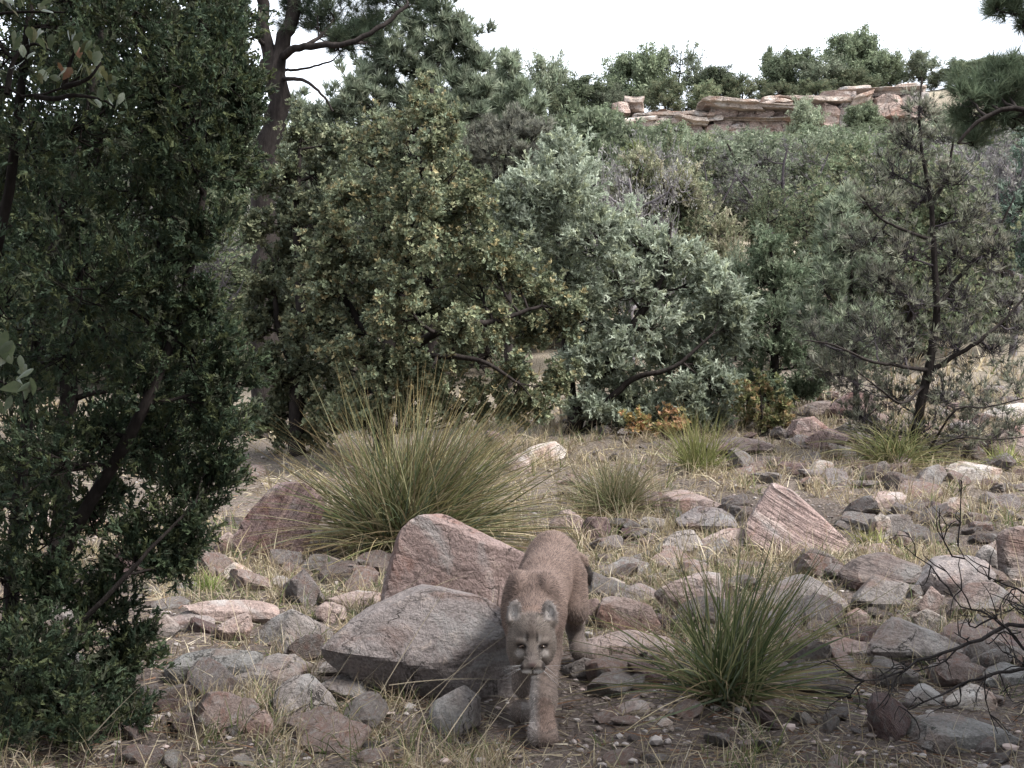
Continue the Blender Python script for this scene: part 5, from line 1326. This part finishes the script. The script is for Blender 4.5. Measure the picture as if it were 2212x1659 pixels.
def fill():
    rng = np.random.default_rng(404)
    placed = []
    LAB = {('shrub', 0): "dark green oak bush among many on the slope", ('shrub', 1): "grey-green bush among many on the slope", ('shrub', 2): "dense dark oak bush among many on the slope", ('round', 0): "dark pinyon among many on the wooded slope", ('round', 1): "dark broad pinyon among many on the wooded slope", ('round', 2): "pale pinyon among many on the wooded slope",
           ('cone', 0): "slim dark juniper among the slope's bushes", ('cone', 1): "slim yellow-green juniper among the slope's bushes", ('bare', 0): "leafless grey bush among the slope's green ones", ('bare', 1): "leafless grey small tree among the slope's green ones"}
    tries = 0
    while len(placed) < 290 and tries < 14000:
        tries += 1
        Y = 18 + 63 * rng.random() ** 1.1
        x = rng.uniform(-.45, .45) * Y
        qx = x / Y * FQ + 1106
        if qx > 2085 and 23 < Y < 47: continue
        if 380 < qx < 540 and Y < 40: continue
        if 1380 < qx < 2000 and Y > 76: continue
        if 1460 < qx < 1890 and Y < 36: continue
        if any((x - a) ** 2 + (Y - b) ** 2 < (1.1 + Y * .014) ** 2 for a, b in placed): continue
        z = G(x, Y)
        k = rng.choice(['shrub', 'shrub', 'round', 'cone', 'bare'], p=[.30, .16, .27, .08, .19])
        v = int(rng.integers(len(UT[k])))
        h = rng.uniform(1.8, 4.2) if k != 'round' else rng.uniform(2.8, 5.2)
        qtop = 829.5 - (z + h - CAMZ) / Y * FQ
        lim = rng.uniform(266, 300) if 1340 < qx < 2010 else 240
        if qtop < lim:
            qtop = lim + rng.uniform(0, 14)
            if (829.5 - qtop) / FQ * Y + CAMZ - z < 1.0: continue
        w = rng.uniform(2.2, 4.6) if k != 'cone' else rng.uniform(1.2, 1.8)
        far_tree(k, v, qx, qtop, w / Y * FQ, Y, LAB[(k, v)], "scattered trees and bushes: " + LAB[(k, v)].split(" among")[0], "shrub" if k in ('shrub',) else "tree", "slope_shrub" if k == 'shrub' else "slope_tree")
        placed.append((x, Y))
fill()
# ================================================================== unseen trees added behind and beside the camera to shade the foreground
def behind():
    for i, (x, y, h, w, k, v, lab) in enumerate([(-2.2, -2.3, 12.5, 8.5, 'tall', 0, "unseen tall pinyon added for shade behind the camera on the left"), (2.8, -1.8, 12.0, 8.0, 'tall', 0, "unseen tall pinyon added for shade behind the camera on the right"),
                                                 (5.0, 3.2, 6.5, 4.2, 'round', 2, "unseen pinyon added for shade beside the camera on the right"), (-4.8, 2.0, 5.5, 4.0, 'round', 0, "unseen pinyon added for shade beside the camera on the left"),
                                                 (0.4, -4.5, 8.0, 6.5, 'round', 1, "unseen pinyon added for shade farther behind the camera")]):
        o = thing("pine_tree" if k == 'open' else "pinyon_tree", lab, "tree", (x, y, G(x, y)))
        o.rotation_euler = (0, 0, i * 1.3); o.scale = (w, w, h)
        tm, cm = UT[k][v]
        put("trunk", tm, None, o); put("crown", cm, None, o, kind="stuff")
behind()
# ================================================================== cougar
def cougar():
    rng = np.random.default_rng(12)
    HY = 4.57
    H = P(1149, 1392, HY)                     # centre of the face
    O = np.array([0.13, 5.1, G(.13, 5.1)])
    prim, sharp, cut = [], [], []             # body masses (soft blend), ears/face (tighter blend), hollows
    A = lambda *p: np.array(p, float)
    def cap(a, b, ra, rb, L=None): (prim if L is None else L).append(('c', A(*a), A(*b), ra, rb))
    def ell(c, r, L=None, rot=0.0, rz=0.0): (prim if L is None else L).append(('e', A(*c), A(*r), rot, rz))
    g = lambda x, y: G(x, y)
    # trunk of the body
    cap((H[0], H[1] + .08, H[2] + .015), (.085, 4.90, .43), .080, .106)
    ell((.085, 5.02, .415), (.105, .21, .165))
    ell((.022, 5.00, .455), (.054, .12, .135)); ell((.145, 4.98, .455), (.054, .12, .135))
    ell((.030, 4.97, .535), (.030, .085, .055)); ell((.138, 4.95, .535), (.030, .085, .055))      # shoulder blades
    cap((.090, 5.02, .445), (.140, 5.36, .475), .122, .112)
    cap((.140, 5.36, .495), (.178, 5.60, .530), .108, .108)
    ell((.185, 5.68, .545), (.108, .14, .128))
    ell((.248, 5.66, .475), (.066, .130, .135)); ell((.115, 5.66, .475), (.070, .135, .135))
    # near (picture right) foreleg, planted forward
    f1 = g(.118, 4.66)
    cap((.148, 4.98, .43), (.140, 4.97, .27), .064, .054)
    cap((.140, 4.97, .27), (.122, 4.78, .13 + f1), .054, .046)
    cap((.122, 4.78, .13 + f1), (.117, 4.70, .055 + f1), .045, .044)
    ell((.116, 4.665, .034 + f1), (.052, .068, .036))
    for k in (-.033, -.011, .011, .033): ell((.116 + k, 4.612 + abs(k) * .35, .024 + f1), (.0135, .022, .020))
    # other foreleg, a step behind
    f2 = g(.045, 4.98)
    cap((.030, 5.0, .42), (.034, 5.06, .27), .062, .050)
    cap((.034, 5.06, .27), (.043, 5.04, .12 + f2), .048, .041)
    ell((.044, 4.99, .038 + f2), (.047, .065, .036))
    for k in (-.03, -.01, .01, .03): ell((.044 + k, 4.94 + abs(k) * .35, .024 + f2), (.0125, .02, .018))
    # hind legs
    f3 = .105
    cap((.258, 5.64, .47), (.282, 5.55, .335), .080, .058)
    cap((.282, 5.55, .335), (.290, 5.74, .235), .052, .038)
    cap((.290, 5.74, .235), (.305, 5.70, .135 ), .038, .035)
    ell((.318, 5.655, f3 + .03), (.046, .068, .034))
    for k in (-.03, -.01, .01, .03): ell((.318 + k, 5.60 + abs(k) * .35, f3 + .02), (.0125, .02, .018))
    f4 = g(.11, 5.45)
    cap((.115, 5.64, .47), (.105, 5.48, .32), .088, .062)
    cap((.105, 5.48, .32), (.105, 5.66, .20), .056, .038)
    cap((.105, 5.66, .20), (.105, 5.52, .07 + f4), .036, .034)
    ell((.105, 5.46, .034 + f4), (.045, .065, .034))
    # tail: sweeps out behind the hip, tip hanging at the right
    cap((.19, 5.78, .60), (.26, 5.93, .56), .034, .028); cap((.26, 5.93, .56), (.335, 6.00, .49), .027, .024); cap((.335, 6.00, .49), (.362, 6.02, .42), .024, .024); cap((.362, 6.02, .42), (.370, 6.02, .385), .024, .016)
    # head, in metres from the centre of the face
    h = lambda x, y, z: (H[0] + x, H[1] + y, H[2] + z)
    S_ = sharp
    ell(h(0, .035, .035), (.078, .088, .074), S_); ell(h(0, -.012, .048), (.054, .058, .046), S_)
    for s in (-1, 1):
        ell(h(s * .050, .008, .0), (.039, .052, .058), S_); ell(h(s * .040, -.012, -.036), (.032, .046, .036), S_); ell(h(s * .034, -.045, .022), (.026, .024, .014), S_)
        ell(h(s * .021, -.106, -.060), (.0265, .031, .022), S_)
        ell(h(s * .066, .028, .115), (.0265, .012, .043), S_, rot=-s * .2)
        ell(h(s * .062, .032, .085), (.030, .022, .030), S_)
        cut.append(('e', A(*h(s * .068, .013, .115)), A(.0185, .014, .032), -s * .2, 0))
        cut.append(('e', A(*h(s * .038, -.083, .006)), A(.017, .016, .010), s * .1, 0))
    cap(h(0, -.040, .012), h(0, -.108, -.040), .036, .0255, S_)
    ell(h(0, -.085, -.078), (.026, .032, .015), S_); ell(h(0, -.131, -.045), (.0165, .011, .0105), S_)
    ell(h(0, .0, -.055), (.05, .06, .035), S_)

    def sd(Pt):
        def one(p):
            if p[0] == 'c':
                a, b, ra, rb = p[1:]
                ba = b - a; t = np.clip(((Pt - a) @ ba) / (ba @ ba), 0, 1)
                return np.linalg.norm(Pt - a - t[:, None] * ba, axis=1) - (ra + (rb - ra) * t)
            c, r, ro, _ = p[1:]
            q = Pt - c
            if ro:
                cs, sn = math.cos(ro), math.sin(ro)
                q = np.stack([q[:, 0] * cs - q[:, 2] * sn, q[:, 1], q[:, 0] * sn + q[:, 2] * cs], -1)
            k0 = np.linalg.norm(q / r, axis=1); k1 = np.linalg.norm(q / r ** 2, axis=1)
            return k0 * (k0 - 1) / np.maximum(k1, 1e-6)
        def sm(L, k):
            D = np.stack([one(p) for p in L]); m = D.min(0)
            return m - k * np.log(np.exp(-(D - m) / k).sum(0))
        d1, d2 = sm(prim, .010), sm(sharp, .0055)
        m = np.minimum(d1, d2); d = m - .008 * np.log(np.exp(-(d1 - m) / .008) + np.exp(-(d2 - m) / .008))
        for c in cut: d = np.maximum(d, -one(c))
        return d

    # rough union -> even surface -> drawn onto the smooth body shape
    D, F = ico(3)
    Vs, Fs, n = [], [], 0
    for p in prim + sharp:
        if p[0] == 'c':
            k = max(2, int(np.linalg.norm(p[2] - p[1]) / (min(p[3], p[4]) * .45)) + 1)
            for t in np.linspace(0, 1, k):
                Vs.append(D * (p[3] + (p[4] - p[3]) * t) + p[1] * (1 - t) + p[2] * t); Fs.append(F + n); n += len(D)
        else:
            cs, sn = math.cos(p[3]), math.sin(p[3]); q = D * p[2]
            q = np.stack([q[:, 0] * cs + q[:, 2] * sn, q[:, 1], -q[:, 0] * sn + q[:, 2] * cs], -1)
            Vs.append(q + p[1]); Fs.append(F + n); n += len(D)
    tmp = bpy.data.objects.new("tmp", mesh("tmp", np.concatenate(Vs), np.concatenate(Fs)))
    COL.objects.link(tmp)
    md = tmp.modifiers.new("r", 'REMESH'); md.mode = 'VOXEL'; md.voxel_size = .0062
    ev = tmp.evaluated_get(bpy.context.evaluated_depsgraph_get())
    me = bpy.data.meshes.new_from_object(ev)
    bpy.data.objects.remove(tmp)
    V = np.empty(len(me.vertices) * 3, np.float32); me.vertices.foreach_get("co", V); V = V.reshape(-1, 3).astype(float)
    e = .0015
    for it in range(6):
        d = sd(V)
        gr = np.stack([sd(V + e * np.eye(3)[k]) - d for k in range(3)], -1) / e
        V -= np.clip(d, -.008, .008)[:, None] * gr / np.maximum((gr ** 2).sum(1, keepdims=True), .3)
    Nn = unit(gr)
    V += Nn * (.0022 * fbm(V * 38, 3))[:, None] + Nn * (.004 * fbm(V * 11, 2))[:, None]

    # coat
    def coat(Q):
        c = np.tile(A(.275, .190, .155), (len(Q), 1))
        def mixin(w, col):
            nonlocal c
            w = np.clip(w, 0, 1)[:, None]; c = c * (1 - w) + A(*col) * w
        l = Q - H; x, y, z = l[:, 0], l[:, 1], l[:, 2]; ax = np.abs(x)
        bl = lambda cx, cz, rx, rz, q=ax: np.clip(1.6 - 1.6 * np.sqrt(((q - cx) / rx) ** 2 + ((z - cz) / rz) ** 2), 0, 1)
        blob = fbm(Q * 9, 3)
        c *= (1 + .3 * blob + .16 * vnoise(Q * 60))[:, None]
        body = Q[:, 1] > H[1] + .16
        low = np.clip((.40 - Q[:, 2]) / .2, 0, 1) * body
        mixin(low * .55, (.33, .27, .235))
        mixin(np.clip((Q[:, 2] - .52) / .1, 0, 1) * body * .5, (.27, .19, .16))
        head = (~body) & (z < .2) & (Q[:, 2] > .25)
        hw = head * np.clip((.13 - y) / .08, 0, 1)
        mixin(hw * .85, (.255, .212, .180))
        mixin(head * np.clip((y - .01) / .05, 0, 1) * (ax < .05) * .7, (.31, .205, .16))       # rusty nape
        face = hw * (y < .035)
        mixin(face * bl(.0, .075, .02, .05) * .6, (.13, .095, .08))                                # dark line up the forehead
        mixin(face * bl(.018, .040, .0075, .024) * 1.4, (.045, .035, .03))                                 # frown marks
        mixin(face * bl(.027, .036, .008, .018) * .7, (.42, .37, .33))
        mixin(face * bl(.044, -.020, .022, .020) * 1.1, (.52, .46, .42))                            # pale under the eyes
        mixin(face * bl(.022, .004, .006, .018) * .9, (.50, .44, .40))
        mixin(face * bl(.037, .006, .025, .0140) * 1.5, (.016, .012, .011))                                # eye rims
        mixin(face * bl(.024, -.014, .0065, .02) * .9, (.045, .035, .03))                            # tear line
        mixin(face * bl(.0, -.028, .024, .032) * .55, (.23, .19, .175))                             # nose bridge
        mixin(face * (y < -.06) * bl(.043, -.052, .014, .022) * 1.4, (.028, .022, .02))                     # black muzzle sides
        mixin(face * (y < -.05) * bl(.019, -.071, .026, .0105) * 1.5, (.62, .58, .55))                     # white muzzle
        mixin(face * (y < -.05) * (z < -.09) * .8, (.30, .25, .23))
        mixin(face * (y < -.115) * bl(.0, -.045, .018, .010), (.20, .125, .115))                     # nose leather
        mixin(face * (y < -.11) * bl(.0, -.056, .0165, .0045), (.025, .02, .018))
        mixin(face * (y < -.08) * bl(.0, -.066, .0035, .014), (.03, .025, .022))
        mixin(face * (y < -.08) * np.clip(1.5 - 1.5 * np.abs(z + .0585 - ax * .14) / .0038, 0, 1) * (ax < .036) * .7, (.03, .023, .02))
        ear = head * (z > .085) * (ax > .04)
        inner = np.clip(1.5 - 1.5 * np.sqrt(((ax - .068) / .026) ** 2 + ((z - .116) / .042) ** 2), 0, 1) * (y < .034)
        mixin(ear * .6, (.34, .29, .27))
        mixin(ear * inner, (.60, .55, .52))
        mixin(ear * inner * np.clip(vnoise(Q * 120) * 1.4 - .2, 0, 1), (.12, .10, .095))
        # chest, pale inside of the forelegs with dark bars
        leg = (Q[:, 1] > 4.58) & (Q[:, 1] < 5.12) & (Q[:, 2] < .34)
        cx = .117 + np.clip((Q[:, 2] - .13) / .3, 0, 1) * .025
        inside = np.clip((cx - Q[:, 0] - .008) / .022, 0, 1) * (Q[:, 0] > cx - .08) * leg * (Q[:, 1] < 4.97)
        mixin(inside * .75, (.52, .47, .44))
        bars = np.clip(np.sin(Q[:, 2] * 235 + 9 * (Q[:, 0]) * 12 + 2.2 * vnoise(Q * 30)) * 1.6 - .55, 0, 1)
        mixin(leg * (Q[:, 1] < 4.99) * bars * np.clip((Q[:, 2] - .08) / .05, 0, 1) * (Q[:, 0] > .09) * .38, (.085, .065, .055))
        mixin(leg * (Q[:, 0] < .09) * (Q[:, 1] > 4.9) * .4, (.34, .28, .25))  # far foreleg's coat lightened to offset the shadow it stands in
        paw = (Q[:, 2] < .055) & (Q[:, 1] < 5.1)
        mixin(paw * .5, (.24, .19, .165))
        tail = (Q[:, 1] > 5.84) & (Q[:, 2] < .475) & (Q[:, 0] > .3)
        mixin(tail * 1.0, (.035, .028, .025))
        hindlow = (Q[:, 1] > 5.4) & (Q[:, 2] < .26)
        mixin(hindlow * .55, (.21, .175, .16))
        lum = c.mean(1, keepdims=True); k = np.clip((lum - .33) / .25, 0, 1)
        return np.clip(c * (A(.585, .59, .595) * (1 - k) + 1.0 * k), .008, .72)
    C = coat(V)
    m, t_, ns, ln = nodes("cougar_coat")
    at = N(ns, "ShaderNodeAttribute", attribute_name="Col")
    ge = N(ns, "ShaderNodeTexCoord"); nn = N(ns, "ShaderNodeTexNoise", Scale=130.0, Detail=5.0, Roughness=.7); ln.new(ge.outputs['Object'], nn.inputs['Vector'])
    cc = mixc(ns, ln, ramp(ns, ln, nn.outputs['Fac'], .35, .65, 0.0, .35), at.outputs['Color'], (.10, .075, .065))
    b = N(ns, "ShaderNodeBump", Strength=.5, Distance=.004); ln.new(nn.outputs['Fac'], b.inputs['Height'])
    p = N(ns, "ShaderNodeBsdfPrincipled", Roughness=.85); p.inputs['Specular IOR Level'].default_value = .15
    ln.new(cc, p.inputs['Base Color']); ln.new(b.outputs[0], p.inputs['Normal'])
    o_ = N(ns, "ShaderNodeOutputMaterial"); ln.new(p.outputs[0], o_.inputs[0])
    fm, t_, ns, ln = nodes("cougar_fur")
    at = N(ns, "ShaderNodeAttribute", attribute_name="Col"); p = N(ns, "ShaderNodeBsdfPrincipled", Roughness=.7); p.inputs['Specular IOR Level'].default_value = .2
    o_ = N(ns, "ShaderNodeOutputMaterial"); ln.new(at.outputs['Color'], p.inputs['Base Color']); ln.new(p.outputs[0], o_.inputs[0])

    me.vertices.foreach_set("co", (V - O).astype(np.float32).ravel())
    a = me.attributes.new("Col", 'FLOAT_COLOR', 'POINT'); c4 = np.ones((len(V), 4), np.float32); c4[:, :3] = C; a.data.foreach_set("color", c4.ravel())
    me.polygons.foreach_set("use_smooth", np.ones(len(me.polygons), bool)); me.update()
    me.materials.clear(); me.materials.append(m); me.name = "cougar"
    body = put("cougar", me, None, loc=O, label="cougar stalking towards the camera between the boulders, head lowered", category="cougar")

    # short fur
    me.calc_loop_triangles()
    tri = np.empty(len(me.loop_triangles) * 3, np.int32); me.loop_triangles.foreach_get("vertices", tri); tri = tri.reshape(-1, 3)
    a_, b_, c_ = V[tri[:, 0]], V[tri[:, 1]], V[tri[:, 2]]
    ar = np.linalg.norm(np.cross(b_ - a_, c_ - a_), axis=1)
    wgt = ar * np.where(a_[:, 1] < H[1] + .1, .9, 1.0)
    NH = 105000
    k = rng.choice(len(tri), NH, p=wgt / wgt.sum())
    u = rng.random((NH, 2)); f = u.sum(1) > 1; u[f] = 1 - u[f]
    Q = a_[k] + (b_ - a_)[k] * u[:, :1] + (c_ - a_)[k] * u[:, 1:]
    nq = Nn[tri[k, 0]]
    l = Q - H
    near_face = np.clip((.10 - np.linalg.norm(l * A(1, .8, 1), axis=1)) / .04, 0, 1)
    skip = ((np.abs(np.abs(l[:, 0]) - .037) < .018) & (np.abs(l[:, 2] - .007) < .012) & (l[:, 1] < -.02))
    flow = A(.06, 1.0, -.45)[None] * (1 - near_face)[:, None] + near_face[:, None] * unit(l * A(1.4, .6, 1) + A(0, .08, .06))
    leg = ((Q[:, 2] < .36) & (l[:, 1] > .12))[:, None]
    flow = np.where(leg, A(0, .25, -1.0)[None], flow)
    flow = flow + rng.normal(0, .22, (NH, 3))
    d = unit(flow - nq * (flow * nq).sum(1, keepdims=True) * .95) + nq * rng.uniform(.18, .5, (NH, 1))
    L = .019 * (1 - .62 * near_face) * rng.uniform(.6, 1.3, NH)
    L = np.where(leg[:, 0], L * .75, L); L = np.where(skip, 0, L); L = np.where((l[:, 1] < -.06) & (l[:, 2] < -.03), L * .35, L)
    wd = np.where(near_face > .3, .0011, .0020)
    sdv = unit(np.cross(d, nq)) * wd[:, None] / 2
    tip = Q + unit(d) * L[:, None]
    hv = np.stack([Q - sdv - nq * .001, Q + sdv - nq * .001, tip], 1).reshape(-1, 3)
    hc = coat(Q) * rng.choice([.42, .7, 1.0, 1.35, 1.7], NH, p=[.2, .22, .24, .2, .14])[:, None]
    put("fur", mesh("fur", hv - O, np.arange(NH * 3).reshape(-1, 3), np.repeat(np.clip(hc, .01, .85), 3, 0)), fm, body, kind="stuff")

    # eyes and whiskers
    em, t_, ns, ln = nodes("cougar_eye")
    tcn = N(ns, "ShaderNodeTexCoord"); sp = N(ns, "ShaderNodeSeparateXYZ"); ln.new(tcn.outputs['Object'], sp.inputs[0])
    gx_ = N(ns, "ShaderNodeMath", operation='MULTIPLY'); ln.new(sp.outputs['X'], gx_.inputs[0]); ln.new(sp.outputs['X'], gx_.inputs[1])
    gz_ = N(ns, "ShaderNodeMath", operation='MULTIPLY_ADD'); ln.new(sp.outputs['Z'], gz_.inputs[0]); ln.new(sp.outputs['Z'], gz_.inputs[1]); ln.new(gx_.outputs[0], gz_.inputs[2])
    pup = ramp(ns, ln, gz_.outputs[0], .10, .16); iri = ramp(ns, ln, gz_.outputs[0], .45, .6)
    c = mixc(ns, ln, pup, (.006, .005, .005), (.065, .036, .02)); c = mixc(ns, ln, iri, c, (.02, .012, .01))
    p = N(ns, "ShaderNodeBsdfPrincipled", Roughness=.12); ln.new(c, p.inputs['Base Color'])
    o_ = N(ns, "ShaderNodeOutputMaterial"); ln.new(p.outputs[0], o_.inputs[0])
    Dv, Df = ico(3)
    emesh = mesh("eye", Dv, Df, smooth=True); emesh.materials.append(em)
    for s in (-1, 1):
        put("eye", emesh, None, body, loc=A(*h(s * .0365, -.060, .0055)) - O, rot=(0, s * .18, 0), scale=(.0142, .0112, .0076))
    n = 18
    s = np.where(np.arange(n) % 2, 1., -1.)
    base = np.stack([H[0] + s * rng.uniform(.024, .040, n), np.full(n, H[1] - .118), H[2] - rng.uniform(.048, .068, n)], -1)
    d = np.stack([s * rng.uniform(.6, 1, n), rng.normal(-.1, .2, n), rng.uniform(-.75, .15, n)], -1)
    Vw, Fw, Cw = blades(base, d, rng.uniform(.05, .11, n), np.full(n, .0008), rng.uniform(.0, .35, n), np.tile(A(.62, .59, .57), (n, 1)), rng, 5)
    put("whiskers", mesh("whiskers", Vw - O, Fw, Cw), M_GRASS, body, kind="stuff")
cougar()
